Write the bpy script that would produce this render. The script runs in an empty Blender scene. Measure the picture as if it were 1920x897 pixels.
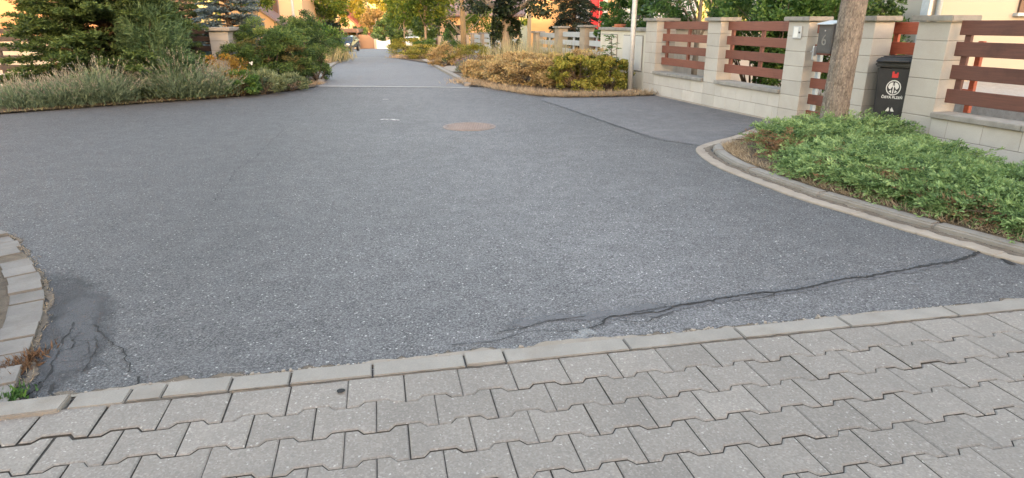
import bpy, bmesh, math, random
import numpy as np
from mathutils import Vector, Matrix
random.seed(7); RNG = np.random.default_rng(7)
SC = bpy.context.scene; COL = SC.collection
# ------------------------------------------------------------------ camera, sky, sun, exposure
H = 1.4; FPX = 1203.0; CX, CY = 960.0, 448.5; PITCH = math.atan((CY-40)/FPX)
cam = bpy.data.cameras.new('camera'); cam.sensor_width = 36; cam.lens = FPX/1920*36; cam.sensor_fit = 'HORIZONTAL'
cam.clip_start = .05; cam.clip_end = 2000
co = bpy.data.objects.new('camera', cam); COL.objects.link(co)
co.location = (0, 0, H); co.rotation_euler = (math.pi/2-PITCH, 0, 0); SC.camera = co
SUN_DIR = Vector((-.2, 1, -.095)).normalized()
world = bpy.data.worlds.new('World'); SC.world = world; world.use_nodes = True
wn = world.node_tree; bg = wn.nodes['Background']
sky = wn.nodes.new('ShaderNodeTexSky'); sky.sky_type = 'NISHITA'; sky.sun_disc = False
sky.sun_elevation = math.asin(-SUN_DIR.z); sky.sun_rotation = math.atan2(-SUN_DIR.x, -SUN_DIR.y)
sky.air_density = 1.0; sky.dust_density = 2.0; sky.ozone_density = 0.6
tw_ = wn.nodes.new('ShaderNodeMix'); tw_.data_type = 'RGBA'; tw_.blend_type = 'MULTIPLY'; tw_.inputs[0].default_value = 1
tw_.inputs[7].default_value = (1.14, 1.0, .955, 1); wn.links.new(sky.outputs[0], tw_.inputs[6]); wn.links.new(tw_.outputs[2], bg.inputs[0]); bg.inputs[1].default_value = .15
sl = bpy.data.lights.new('sun', 'SUN'); sl.energy = .5; sl.angle = math.radians(.5); sl.color = (1, .74, .48)
so = bpy.data.objects.new('sun', sl); COL.objects.link(so); so.rotation_euler = SUN_DIR.to_track_quat('-Z', 'Y').to_euler(); so.location = (8, -30, 12)
SC.view_settings.view_transform = 'Standard'; SC.view_settings.look = 'None'; SC.view_settings.exposure = 3.78
SC.view_settings.gamma = 1; SC.view_settings.use_curve_mapping = False
SC.cycles.max_bounces = 6; SC.cycles.transparent_max_bounces = 12

# ------------------------------------------------------------------ layout helpers
def T(y):                                   # the street falls away gently beyond the junction
    t = max(0.0, min(y, 115.0)-15.0)
    return -.03*(math.sqrt(t*t+9)-3)
def ground(px, py):                         # where the sight line through a photo point meets the ground
    u = px-CX; v = py-CY
    fw = FPX*math.cos(PITCH)-v*math.sin(PITCH); dn = v*math.cos(PITCH)+FPX*math.sin(PITCH)
    z = 0.0
    for _ in range(40):
        t = (H-z)/dn; z = T(fw*t)
    return (u*t, fw*t)
def G3(px, py, dz=0):
    x, y = ground(px, py); return Vector((x, y, T(y)+dz))
def at(px, d):                              # x on the column px at distance d (near eye level)
    return (px-CX)/1270.0*d
def zat(py, d):
    v = py-CY; fw = FPX*math.cos(PITCH)-v*math.sin(PITCH); dn = v*math.cos(PITCH)+FPX*math.sin(PITCH)
    return H-dn*d/fw

# ------------------------------------------------------------------ materials
def nt(name):
    m = bpy.data.materials.new(name); m.use_nodes = True
    n = m.node_tree; return m, n, n.nodes['Principled BSDF'], n.nodes, n.links
def ramp(N, stops):
    r = N.new('ShaderNodeValToRGB'); e = r.color_ramp.elements
    while len(e) < len(stops): e.new(.5)
    for el, (p, c) in zip(e, stops): el.position = p; el.color = (*c, 1)
    return r
def pos(N): return N.new('ShaderNodeNewGeometry').outputs['Position']
def noise(N, L, vec, scale, detail=4, rough=.55):
    n = N.new('ShaderNodeTexNoise'); n.inputs['Scale'].default_value = scale; n.inputs['Detail'].default_value = detail
    n.inputs['Roughness'].default_value = rough; L.new(vec, n.inputs['Vector']); return n.outputs['Fac']
def mixc(N, L, fac, a, b, mode='MIX'):
    m = N.new('ShaderNodeMix'); m.data_type = 'RGBA'; m.blend_type = mode
    for i, s in ((0, fac), (6, a), (7, b)):
        if hasattr(s, 'links'): L.new(s, m.inputs[i])
        else: m.inputs[i].default_value = s if i == 0 else (*s, 1)
    return m.outputs[2]
def mr(N, L, v, a, b, c=0, d=1):
    m = N.new('ShaderNodeMapRange'); L.new(v, m.inputs[0])
    for i, q in enumerate((a, b, c, d)): m.inputs[i+1].default_value = q
    return m.outputs[0]
def attr(N, name='tint'):
    a = N.new('ShaderNodeAttribute'); a.attribute_name = name; return a.outputs['Fac']
def bump(N, L, h, bs, strength=.4, dist=.004):
    b = N.new('ShaderNodeBump'); b.inputs['Strength'].default_value = strength; b.inputs['Distance'].default_value = dist
    L.new(h, b.inputs['Height']); L.new(b.outputs[0], bs.inputs['Normal'])
def stretched(N, L, scale):
    mp = N.new('ShaderNodeMapping'); mp.inputs['Scale'].default_value = scale; L.new(pos(N), mp.inputs[0]); return mp.outputs[0]

def surf(name, c1, c2, scale=6, rough=.85, fine=80, bmp=.3, bd=.003, metal=0, tint=.25, stain=None, stain_scale=1.5, vec=None):
    """two mottled colours, a fine grain, per-piece tint and optional blotchy stains"""
    m, n, b, N, L = nt(name)
    p = stretched(N, L, vec) if vec else pos(N)
    f = noise(N, L, p, scale, 5, .6); g = noise(N, L, p, fine, 3, .7)
    c = mixc(N, L, mr(N, L, f, .3, .7), c1, c2)
    c = mixc(N, L, mr(N, L, g, .25, .75, 0, .35), c, tuple(x*.55 for x in c1))
    if stain:
        s = noise(N, L, pos(N), stain_scale, 6, .65); c = mixc(N, L, mr(N, L, s, .52, .72, 0, .75), c, stain)
    if tint:
        h = N.new('ShaderNodeHueSaturation'); L.new(c, h.inputs['Color'])
        L.new(mr(N, L, attr(N), 0, 1, 1-tint, 1+tint), h.inputs['Value']); c = h.outputs[0]
    L.new(c, b.inputs['Base Color']); b.inputs['Roughness'].default_value = rough; b.inputs['Metallic'].default_value = metal
    if bmp: bump(N, L, g, b, bmp, bd)
    return m
def leafmat(name, cols, rough=.55, trans=.3, spec=.35):
    """leaf colours run dark to light along the per-leaf tint"""
    m, n, b, N, L = nt(name)
    r = ramp(N, [(i/(len(cols)-1), c) for i, c in enumerate(cols)]); L.new(attr(N), r.inputs[0])
    L.new(r.outputs[0], b.inputs['Base Color']); b.inputs['Roughness'].default_value = rough; b.inputs['Specular IOR Level'].default_value = spec
    t = N.new('ShaderNodeBsdfTranslucent'); L.new(r.outputs[0], t.inputs[0])
    mx = N.new('ShaderNodeMixShader'); mx.inputs[0].default_value = trans
    L.new(b.outputs[0], mx.inputs[1]); L.new(t.outputs[0], mx.inputs[2]); L.new(mx.outputs[0], N['Material Output'].inputs[0])
    return m
def flat(name, c, rough=.5, metal=0):
    m, n, b, N, L = nt(name); b.inputs['Base Color'].default_value = (*c, 1); b.inputs['Roughness'].default_value = rough; b.inputs['Metallic'].default_value = metal
    return m
def asphalt(name, dark, light, fleck=.35, patch=.25, alpha=None, grain=1.0, bmp=.9, lane=False, craze=0):
    m, n, b, N, L = nt(name); p = pos(N)
    v = N.new('ShaderNodeTexVoronoi'); v.inputs['Scale'].default_value = 120; L.new(p, v.inputs['Vector'])
    v2 = N.new('ShaderNodeTexVoronoi'); v2.inputs['Scale'].default_value = 240; L.new(p, v2.inputs['Vector'])
    sx = N.new('ShaderNodeSeparateColor'); L.new(v.outputs['Color'], sx.inputs[0])
    s2 = N.new('ShaderNodeSeparateColor'); L.new(v2.outputs['Color'], s2.inputs[0])
    a = N.new('ShaderNodeMath'); a.operation = 'ADD'; L.new(sx.outputs[0], a.inputs[0]); L.new(s2.outputs[1], a.inputs[1])
    c = mixc(N, L, mr(N, L, a.outputs[0], .2, 1.9, .5-.5*grain, .5+.5*grain), dark, light)
    fl = mr(N, L, sx.outputs[1], .975, 1.0, 0, fleck); c = mixc(N, L, fl, c, (.55, .54, .52))
    dk = mr(N, L, v.outputs['Distance'], .45, .8, 0, .6*grain); c = mixc(N, L, dk, c, tuple(x*.35 for x in dark))
    big = noise(N, L, p, .55, 5, .6); c = mixc(N, L, mr(N, L, big, .35, .7, 0, patch), c, tuple(x*.62 for x in dark))
    mid = noise(N, L, p, 5, 4, .6); c = mixc(N, L, mr(N, L, mid, .45, .75, 0, patch), c, tuple(x*1.15 for x in light))
    if lane:                                   # paler along the middle of the carriageway, darker to either side
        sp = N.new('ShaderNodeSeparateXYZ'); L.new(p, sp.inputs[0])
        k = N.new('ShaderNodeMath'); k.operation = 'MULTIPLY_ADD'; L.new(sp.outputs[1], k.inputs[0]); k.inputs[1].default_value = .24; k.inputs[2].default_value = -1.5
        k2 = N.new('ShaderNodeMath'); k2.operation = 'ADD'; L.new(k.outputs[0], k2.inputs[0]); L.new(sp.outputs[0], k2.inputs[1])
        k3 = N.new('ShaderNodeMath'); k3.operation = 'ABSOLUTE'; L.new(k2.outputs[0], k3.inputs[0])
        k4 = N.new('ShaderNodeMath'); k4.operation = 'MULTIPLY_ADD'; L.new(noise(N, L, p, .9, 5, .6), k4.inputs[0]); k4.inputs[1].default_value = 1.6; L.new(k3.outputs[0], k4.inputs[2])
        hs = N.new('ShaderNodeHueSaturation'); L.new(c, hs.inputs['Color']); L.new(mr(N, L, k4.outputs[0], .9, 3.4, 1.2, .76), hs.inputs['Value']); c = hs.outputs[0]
    if craze:
        wv = N.new('ShaderNodeMix'); wv.data_type = 'VECTOR'; wv.inputs[0].default_value = .06; L.new(p, wv.inputs[4])
        nz = N.new('ShaderNodeTexNoise'); nz.inputs['Scale'].default_value = 7; nz.inputs['Detail'].default_value = 5; L.new(p, nz.inputs['Vector']); L.new(nz.outputs['Color'], wv.inputs[5])
        ve = N.new('ShaderNodeTexVoronoi'); ve.feature = 'DISTANCE_TO_EDGE'; ve.inputs['Scale'].default_value = 9; L.new(wv.outputs[1], ve.inputs['Vector'])
        msk = mr(N, L, noise(N, L, p, 4, 3), .42, .62, 0, craze); ed = mr(N, L, ve.outputs['Distance'], .012, .045, 1, 0)
        mm = N.new('ShaderNodeMath'); mm.operation = 'MULTIPLY'; L.new(msk, mm.inputs[0]); L.new(ed, mm.inputs[1]); c = mixc(N, L, mm.outputs[0], c, (.008, .008, .009))
    L.new(c, b.inputs['Base Color']); b.inputs['Roughness'].default_value = .78; b.inputs['Specular IOR Level'].default_value = .35
    hh = N.new('ShaderNodeMath'); hh.operation = 'SUBTRACT'; L.new(sx.outputs[2], hh.inputs[0]); L.new(v.outputs['Distance'], hh.inputs[1])
    bump(N, L, hh.outputs[0], b, bmp, .004)
    if alpha is not None: fade(m, alpha)
    return m
def fade(m, strength, scale=22, lo=.35, hi=.6):
    """ragged edge: the piece dissolves by noise towards its rim (attribute 'edge' 0 at the rim, 1 inside)"""
    N = m.node_tree.nodes; L = m.node_tree.links; b = N['Principled BSDF']
    e = attr(N, 'edge'); nz = noise(N, L, pos(N), scale, 5, .7)
    a = N.new('ShaderNodeMath'); a.operation = 'ADD'; L.new(nz, a.inputs[0]); L.new(mr(N, L, e, 0, 1, -.6, .3), a.inputs[1])
    L.new(mr(N, L, a.outputs[0], lo, hi, 0, strength), b.inputs['Alpha'])

M = {}
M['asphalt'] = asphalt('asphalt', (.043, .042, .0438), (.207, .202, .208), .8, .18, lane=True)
M['asphalt_far'] = asphalt('asphalt_street', (.125, .124, .13), (.225, .222, .232), .3, .18)
M['asphalt_smooth'] = asphalt('asphalt_worn_smooth', (.095, .094, .1), (.15, .147, .156), .05, .15, .8, .7, .5)
M['asphalt_dark'] = asphalt('asphalt_broken_dark', (.032, .0315, .034), (.1, .098, .104), .15, .25, .9, 1, 1, craze=.9)
M['asphalt_tar'] = asphalt('asphalt_tarred', (.056, .055, .058), (.1, .098, .103), .06, .2, .9, .6, .4, craze=.8)
M['drive'] = asphalt('asphalt_driveway', (.062, .06, .0625), (.205, .2, .206), .35, .25, None, .8)
M['crack'] = surf('crack_dark', (.006, .006, .007), (.014, .014, .015), 20, .95, tint=0)
M['seam'] = surf('bitumen_seam', (.018, .019, .022), (.05, .052, .058), 14, .7, tint=0); fade(M['seam'], 1, 9, .2, .5)
M['seam_faint'] = surf('faint_crack', (.035, .035, .038), (.07, .07, .075), 14, .8, tint=0); fade(M['seam_faint'], .95, 7, .3, .7)
M['joint_dark'] = surf('joint_dirt_dark', (.05, .042, .034), (.1, .082, .064), 20, 1, tint=0); fade(M['joint_dark'], 1, 25, .2, .5)
M['dirt_plain'] = surf('gutter_soil', (.07, .052, .036), (.16, .122, .085), 14, 1, 90, .8, .01, tint=0)
M['old_stone'] = surf('old_grey_stone', (.135, .122, .111), (.185, .17, .155), 6, .95, 90, .8, .004, tint=.16, stain=(.11, .095, .08), stain_scale=7)
M['pale_strip'] = surf('pale_concrete_strip', (.27, .265, .255), (.36, .35, .335), 6, .9, 80, .4, .002, tint=0)
M['lime'] = surf('pale_dust', (.3, .3, .3), (.45, .45, .44), 18, .95, tint=0); fade(M['lime'], .4, 26, .45, .75)
M['paint'] = surf('worn_white_paint', (.5, .48, .47), (.6, .58, .56), 18, .9, tint=0); fade(M['paint'], .8, 16, .4, .7)
M['paver'] = surf('concrete_paver', (.19, .172, .156), (.232, .21, .19), 5, .92, 130, .7, .003, tint=.08, stain=(.155, .142, .13), stain_scale=2.2)
def paver_mat():
    m, n, b, N, L = nt('concrete_paver'); p = pos(N)
    f = noise(N, L, p, 3.5, 6, .65); c = mixc(N, L, mr(N, L, f, .3, .7), (.17, .152, .135), (.218, .195, .172))
    v = N.new('ShaderNodeTexVoronoi'); v.inputs['Scale'].default_value = 150; L.new(p, v.inputs['Vector'])
    s = N.new('ShaderNodeSeparateColor'); L.new(v.outputs['Color'], s.inputs[0])
    c = mixc(N, L, mr(N, L, s.outputs[0], 0, 1, .0, .55), c, (.12, .108, .097)); c = mixc(N, L, mr(N, L, s.outputs[1], .7, 1, 0, .4), c, (.31, .285, .256))
    c = mixc(N, L, mr(N, L, s.outputs[2], .98, 1.0, 0, .45), c, (.5, .48, .45))
    st = noise(N, L, p, 2.1, 6, .7); c = mixc(N, L, mr(N, L, st, .5, .72, 0, .5), c, (.145, .132, .12))
    st2 = noise(N, L, p, 11, 5, .7); c = mixc(N, L, mr(N, L, st2, .6, .75, 0, .35), c, (.125, .113, .103))
    h = N.new('ShaderNodeHueSaturation'); L.new(c, h.inputs['Color']); L.new(mr(N, L, attr(N), 0, 1, .9, 1.1), h.inputs['Value'])
    L.new(h.outputs[0], b.inputs['Base Color']); b.inputs['Roughness'].default_value = .93; bump(N, L, s.outputs[0], b, .6, .0015); return m
M['paver'] = paver_mat()
M['paver_joint'] = surf('joint_sand', (.035, .031, .027), (.075, .065, .055), 25, 1, tint=0)
M['kerb'] = surf('concrete_kerb', (.2, .183, .163), (.255, .235, .208), 5, .92, 140, .7, .003, tint=.12, stain=(.15, .125, .1), stain_scale=3)
M['kerb_sand'] = surf('gutter_concrete', (.235, .2, .165), (.32, .275, .225), 9, .95, 160, .7, .003, tint=.12, stain=(.2, .165, .125), stain_scale=3)
M['dirt'] = surf('dry_dirt', (.085, .066, .05), (.165, .132, .1), 16, 1, 90, .8, .01, tint=0)
M['soil'] = surf('bed_soil', (.06, .042, .026), (.17, .12, .075), 6, 1, 60, .8, .02, tint=0)
M['lawn'] = surf('dry_lawn', (.05, .055, .02), (.12, .105, .045), 1.2, 1, 40, .6, .02, tint=0)
M['gravel'] = surf('pale_gravel', (.28, .26, .235), (.42, .4, .37), 9, .95, 50, .8, .02, tint=0)
M['block'] = surf('concrete_block', (.375, .352, .318), (.435, .41, .372), 3, .92, 150, .5, .002, tint=.1, stain=(.35, .312, .262), stain_scale=1.8)
M['block_cool'] = surf('pale_concrete_block', (.41, .386, .352), (.475, .449, .412), 3, .92, 150, .5, .002, tint=.12, stain=(.345, .312, .27), stain_scale=2.2)
M['block_grey'] = surf('grey_concrete_block', (.26, .262, .262), (.32, .32, .318), 3, .92, 150, .5, .002, tint=.12, stain=(.21, .21, .208), stain_scale=2.2)
M['mortar'] = surf('block_mortar', (.17, .155, .13), (.22, .2, .17), 20, 1, tint=0)
M['capstone'] = surf('weathered_capstone', (.2, .19, .175), (.3, .285, .26), 7, .95, 120, .6, .003, tint=.1, stain=(.13, .125, .115), stain_scale=6)
def wood(name, a, b, vec):
    return surf(name, a, b, 3, .6, 14, .35, .003, tint=.16, stain=tuple(x*.6 for x in a), stain_scale=3, vec=vec)
WV = (1.2, 1.2, 26)
M['wood_red'] = wood('red_brown_planks', (.135, .043, .027), (.2, .066, .042), WV)
M['wood_dark'] = wood('dark_red_planks', (.085, .03, .022), (.14, .05, .034), WV)
M['wood_new'] = wood('bright_red_planks', (.27, .055, .025), (.36, .085, .04), WV)
M['wood_brown'] = wood('old_brown_planks', (.025, .016, .014), (.05, .03, .025), WV)
M['wood_grey'] = surf('grey_painted_planks', (.34, .37, .39), (.42, .45, .47), 3, .7, 40, .2, .002, tint=.1, stain=(.27, .3, .31), stain_scale=1.5)
M['post_tan'] = surf('tan_post', (.26, .215, .165), (.34, .285, .22), 4, .9, 60, .3, .003, tint=.12)
M['galv'] = surf('galvanised_steel', (.42, .44, .46), (.53, .55, .57), 14, .5, 70, .15, .001, metal=.25, tint=.05)
M['grey_metal'] = surf('grey_painted_metal', (.075, .075, .08), (.1, .1, .105), 9, .42, 90, .1, .001, tint=.1, metal=.3)
M['pale_metal'] = surf('pale_blue_grey_metal', (.36, .42, .47), (.45, .52, .57), 7, .4, 60, .1, .001, tint=.1, metal=.2)
M['cabinet'] = surf('cream_cabinet', (.5, .47, .4), (.58, .55, .47), 3, .6, 60, .1, .001, tint=.06, stain=(.45, .42, .36))
M['cabinet_grey'] = surf('pale_grey_cabinet', (.47, .46, .44), (.53, .52, .5), 3, .6, 60, .1, .001, tint=.06)
M['bin'] = surf('black_bin_plastic', (.018, .019, .022), (.028, .029, .032), 12, .5, 120, .25, .001, tint=.1, stain=(.04, .04, .042), stain_scale=5)
M['white'] = flat('white_print', (.62, .62, .6), .6)
M['red'] = flat('red_sticker', (.5, .03, .03), .5)
M['black'] = flat('black_rubber', (.012, .012, .013), .6)
M['iron'] = surf('rusty_iron', (.17, .135, .118), (.25, .195, .17), 14, .85, 90, .4, .002, tint=.35, metal=0, stain=(.15, .11, .1), stain_scale=5)
M['bark'] = surf('rough_bark', (.18, .15, .125), (.39, .335, .282), 7, .95, 45, 1, .02, tint=.4, stain=(.07, .05, .038), stain_scale=9, vec=(6, 6, 1.3))
M['bark_pale'] = surf('pale_bark', (.2, .165, .125), (.3, .25, .2), 5, .95, 30, .6, .01, tint=.2, vec=(4, 4, 1))
M['bark_ochre'] = surf('lichen_bark', (.17, .13, .08), (.29, .2, .09), 5, .95, 30, .6, .01, tint=.2, vec=(4, 4, 1))
M['twig'] = surf('brown_twigs', (.07, .048, .032), (.13, .09, .06), 10, .95, tint=.2)
def plaster(name, c): return surf(name, tuple(x*.94 for x in c), c, .8, .9, 120, .2, .002, tint=0)
M['pl_orange'] = plaster('orange_plaster', (.4, .215, .11)); M['pl_peach'] = plaster('peach_plaster', (.6, .41, .25))
M['pl_yellow'] = plaster('apricot_plaster', (.55, .34, .16)); M['pl_white'] = plaster('white_plaster', (.6, .59, .57)); M['pl_beige'] = plaster('beige_plaster', (.4, .36, .3))
M['pl_brown'] = plaster('brown_plaster', (.24, .16, .115)); M['pl_plinth'] = plaster('pale_plinth', (.4, .35, .29)); M['pl_red'] = plaster('red_panel', (.5, .03, .035))
M['pl_grey'] = plaster('mauve_grey_slate', (.2, .175, .18))
M['roof_mauve'] = surf('mauve_tiles', (.16, .115, .115), (.22, .165, .16), 2, .8, 9, .6, .02, tint=.1, vec=(1, 1, 6))
M['roof_red'] = surf('red_tiles', (.3, .075, .045), (.38, .11, .065), 2, .8, 9, .6, .02, tint=.1, vec=(1, 1, 6))
M['roof_brown'] = surf('brown_roof', (.11, .07, .055), (.16, .105, .085), 2, .8, 9, .4, .02, tint=.1)
M['glass'] = flat('window_glass', (.03, .035, .04), .08)
M['frame_white'] = flat('white_window_frame', (.6, .6, .58), .5); M['frame_brown'] = flat('brown_window_frame', (.09, .05, .035), .5)
M['car_blue'] = flat('dark_blue_car_paint', (.03, .05, .085), .25, .3); M['car_white'] = flat('white_car_paint', (.62, .62, .62), .3)
M['chrome'] = flat('wheel_metal', (.35, .35, .36), .35, .7); M['lamp'] = flat('clear_lamp', (.6, .62, .65), .15); M['tail'] = flat('red_tail_lamp', (.4, .02, .02), .25)
M['gate_white'] = surf('white_gate_sheet', (.72, .72, .72), (.78, .78, .77), 2, .7, tint=.03); M['terracotta'] = surf('terracotta', (.36, .12, .06), (.44, .17, .09), 8, .9)
# foliage
M['juniper'] = leafmat('juniper_green', [(.025, .04, .014), (.075, .138, .046), (.185, .285, .105), (.34, .46, .19)], .55, .3)
M['juniper_brown'] = leafmat('juniper_dead', [(.09, .045, .022), (.17, .095, .05), (.27, .165, .09)], .8, .15)
M['yew'] = leafmat('yew_green', [(.01, .018, .007), (.03, .055, .016), (.07, .115, .03), (.12, .17, .045)], .6, .15)
M['spruce_blue'] = leafmat('blue_spruce', [(.05, .075, .085), (.11, .16, .18), (.2, .27, .29)], .6, .12)
M['spruce_dark'] = leafmat('dark_spruce', [(.006, .013, .009), (.014, .028, .018), (.03, .055, .033)], .6, .1)
M['lav_leaf'] = leafmat('lavender_leaf', [(.04, .062, .036), (.115, .165, .1), (.25, .31, .205)], .7, .2)
M['lav_flower'] = leafmat('faded_lavender_spike', [(.12, .115, .09), (.235, .22, .175), (.35, .32, .265)], .8, .15)
M['lav_purple'] = leafmat('purple_lavender_spike', [(.1, .075, .11), (.19, .15, .19), (.25, .2, .22)], .8, .15)
M['willow'] = leafmat('fine_grey_green_leaf', [(.025, .05, .024), (.065, .12, .05), (.16, .235, .115)], .6, .25)
M['barberry'] = leafmat('yellow_red_leaf', [(.09, .045, .012), (.2, .12, .02), (.3, .2, .03), (.3, .11, .03)], .6, .3)
M['spirea_dark'] = leafmat('dark_green_leaf', [(.012, .026, .008), (.035, .075, .02), (.08, .14, .035), (.13, .19, .055)], .6, .25)
M['spirea_olive'] = leafmat('olive_leaf', [(.04, .035, .014), (.085, .075, .025), (.14, .13, .04)], .6, .25)
M['straw_bush'] = leafmat('dried_yellow_brown_leaf', [(.12, .08, .035), (.32, .22, .1), (.47, .36, .18), (.37, .33, .12)], .75, .25)
M['yellow_green'] = leafmat('yellow_green_leaf', [(.03, .04, .008), (.15, .16, .025), (.33, .32, .06), (.4, .31, .09)], .6, .3)
M['straw'] = leafmat('dry_straw', [(.18, .13, .08), (.34, .265, .175), (.46, .39, .28)], .9, .2)
M['pale_grass'] = leafmat('pale_grass', [(.12, .11, .05), (.27, .25, .13), (.4, .36, .22)], .8, .2)
M['fresh'] = leafmat('fresh_green_leaf', [(.012, .03, .008), (.035, .09, .02), (.08, .16, .035), (.14, .23, .055)], .5, .35)
M['ivy'] = leafmat('dark_ivy_leaf', [(.005, .011, .005), (.013, .026, .01), (.03, .052, .018)], .4, .15)
M['peach_leaf'] = leafmat('peach_leaf', [(.012, .03, .008), (.04, .1, .022), (.095, .185, .05)], .45, .35)
M['tree_green'] = leafmat('street_tree_leaf', [(.02, .045, .008), (.055, .11, .015), (.12, .18, .025), (.19, .21, .03)], .55, .4)
M['tree_yellow'] = leafmat('yellowing_leaf', [(.09, .085, .01), (.22, .2, .02), (.36, .3, .03)], .55, .4)
M['tree_orange'] = leafmat('reddish_leaf', [(.12, .085, .03), (.24, .16, .06), (.33, .24, .1)], .6, .35)
M['weed_pale'] = leafmat('pale_weed_leaf', [(.05, .075, .035), (.13, .17, .085), (.24, .28, .16)], .6, .25)
M['petal'] = leafmat('white_petal', [(.6, .6, .57), (.75, .75, .72)], .6, .2)

# ------------------------------------------------------------------ object helpers
def tag(o, label=None, cat=None, group=None, kind=None):
    if label: o['label'] = label
    if cat: o['category'] = cat
    if group: o['group'] = group
    if kind: o['kind'] = kind
    return o
def thing(name, label, cat, loc, group=None, rz=0):
    o = bpy.data.objects.new(name, None); COL.objects.link(o); o.location = loc; o.rotation_euler.z = rz; o.empty_display_size = .1
    return tag(o, label, cat, group)
def link(name, me, mat, parent=None, local=False):
    o = bpy.data.objects.new(name, me); COL.objects.link(o)
    if mat: me.materials.append(mat)
    if parent is not None:
        o.parent = parent
        if not local:
            base = Vector((0, 0, 0)); q = parent
            while q is not None: base += q.location; q = q.parent
            me.transform(Matrix.Translation(-base))
    return o
class MB:
    """collects polygons (with a tint each) that become ONE mesh"""
    def __init__(s): s.v = []; s.f = []; s.t = []
    def add(s, vs, fs, tint=.5):
        o = len(s.v); s.v += [tuple(p) for p in vs]; s.f += [[i+o for i in f] for f in fs]; s.t += [tint]*len(fs); return s
    def box(s, x0, x1, y0, y1, z0, z1, tint=.5, fn=None):
        P = [(x, y, z) for z in (z0, z1) for x, y in ((x0, y0), (x1, y0), (x1, y1), (x0, y1))]
        if fn: P = [fn(*p) for p in P]
        return s.add(P, [(0, 3, 2, 1), (4, 5, 6, 7), (0, 1, 5, 4), (1, 2, 6, 5), (2, 3, 7, 6), (3, 0, 4, 7)], tint)
    def prism(s, poly, z0, z1, tint=.5, top=None, fn=None):
        n = len(poly); P = [(x, y, z0) for x, y in poly]+[(x, y, z1) for x, y in (top or poly)]
        if fn: P = [fn(*p) for p in P]
        return s.add(P, [tuple(range(n-1, -1, -1)), tuple(range(n, 2*n))]+[(i, (i+1) % n, n+(i+1) % n, n+i) for i in range(n)], tint)
    def tube(s, pts, rad, k=8, tint=.5, cap=True):
        pts = [Vector(p) for p in pts]; n = len(pts); rad = rad if hasattr(rad, '__len__') else [rad]*n
        P = []; ref = Vector((.31, .95, .05))
        for i, p in enumerate(pts):
            d = (pts[min(i+1, n-1)]-pts[max(i-1, 0)]).normalized(); a = d.cross(ref)
            if a.length < .05: a = d.cross(Vector((1, 0, 0)))
            a.normalize(); b = d.cross(a)
            P += [p+(a*math.cos(j*2*math.pi/k)+b*math.sin(j*2*math.pi/k))*rad[i] for j in range(k)]
        F = [(i*k+j, (i+1)*k+j, (i+1)*k+(j+1) % k, i*k+(j+1) % k) for i in range(n-1) for j in range(k)]
        if cap: F += [tuple(range(k)), tuple(range((n-1)*k+k-1, (n-1)*k-1, -1))]
        return s.add(P, F, tint)
    def build(s, name, mat, parent=None, bev=0, seg=1, smooth=False, local=False, clean=True):
        me = bpy.data.meshes.new(name); me.from_pydata(s.v, [], s.f)
        a = me.attributes.new('tint', 'FLOAT', 'FACE'); a.data.foreach_set('value', s.t)
        if clean or bev:
            bm = bmesh.new(); bm.from_mesh(me)
            if clean: bmesh.ops.recalc_face_normals(bm, faces=bm.faces)
            if bev: bmesh.ops.bevel(bm, geom=[e for e in bm.edges if len(e.link_faces) == 2 and e.calc_face_angle(0) > .35], offset=bev, segments=seg, affect='EDGES', clamp_overlap=True)
            bm.to_mesh(me); bm.free()
        if smooth: me.polygons.foreach_set('use_smooth', [True]*len(me.polygons))
        return link(name, me, mat, parent, local)
def sheet(name, poly, mat, z=0, parent=None, kind=None):
    o = MB().add([(x, y, T(y)+z) for x, y in poly], [tuple(range(len(poly)))]).build(name, mat, parent)
    for f in o.data.polygons:
        if f.normal.z < 0: o.data.flip_normals(); break
    return tag(o, kind=kind)
def strip(name, rows, mat, z, kind=None, parent=None, taper=False):
    """rows of points across -> grid; edge attribute runs 0 at the rim to 1 inside"""
    k = len(rows[0]); V = [(p[0], p[1], T(p[1])+z) for r in rows for p in r]; n = len(rows)
    F = [(i*k+j, i*k+j+1, (i+1)*k+j+1, (i+1)*k+j) for i in range(n-1) for j in range(k-1)]
    me = bpy.data.meshes.new(name); me.from_pydata(V, [], F)
    a = me.attributes.new('edge', 'FLOAT', 'POINT')
    a.data.foreach_set('value', [math.sin(math.pi*j/(k-1))*(min(1, min(i, n-1-i)/max(1, n*.14)) if taper else 1) for i in range(n) for j in range(k)])
    bm = bmesh.new(); bm.from_mesh(me); bmesh.ops.recalc_face_normals(bm, faces=bm.faces)
    if sum(f.normal.z for f in bm.faces) < 0: bmesh.ops.reverse_faces(bm, faces=bm.faces)
    bm.to_mesh(me); bm.free()
    return tag(link(name, me, mat, parent), kind=kind)
def resample(pts, step):
    pts = [Vector((p[0], p[1], 0)) for p in pts]; out = [pts[0]]; acc = 0
    for a, b in zip(pts, pts[1:]):
        l = (b-a).length; t = step-acc
        while t <= l: out.append(a+(b-a)*(t/l)); t += step
        acc = l-(t-step)
    out.append(pts[-1]); return out
def smooth_line(pts, n=6):
    P = [Vector((p[0], p[1], 0)) for p in pts]; P = [P[0]*2-P[1]]+P+[P[-1]*2-P[-2]]; out = []
    for i in range(1, len(P)-2):
        for j in range(n):
            t = j/n; a, b, c, d = P[i-1:i+3]
            out.append(.5*((2*b)+(c-a)*t+(2*a-5*b+4*c-d)*t*t+(3*b-a-3*c+d)*t**3))
    out.append(P[-2]); return out
def offset(line, dist):
    out = []
    for i, p in enumerate(line):
        d = (line[min(i+1, len(line)-1)]-line[max(i-1, 0)]).normalized(); out.append(p+Vector((-d.y, d.x, 0))*dist)
    return out
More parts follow.
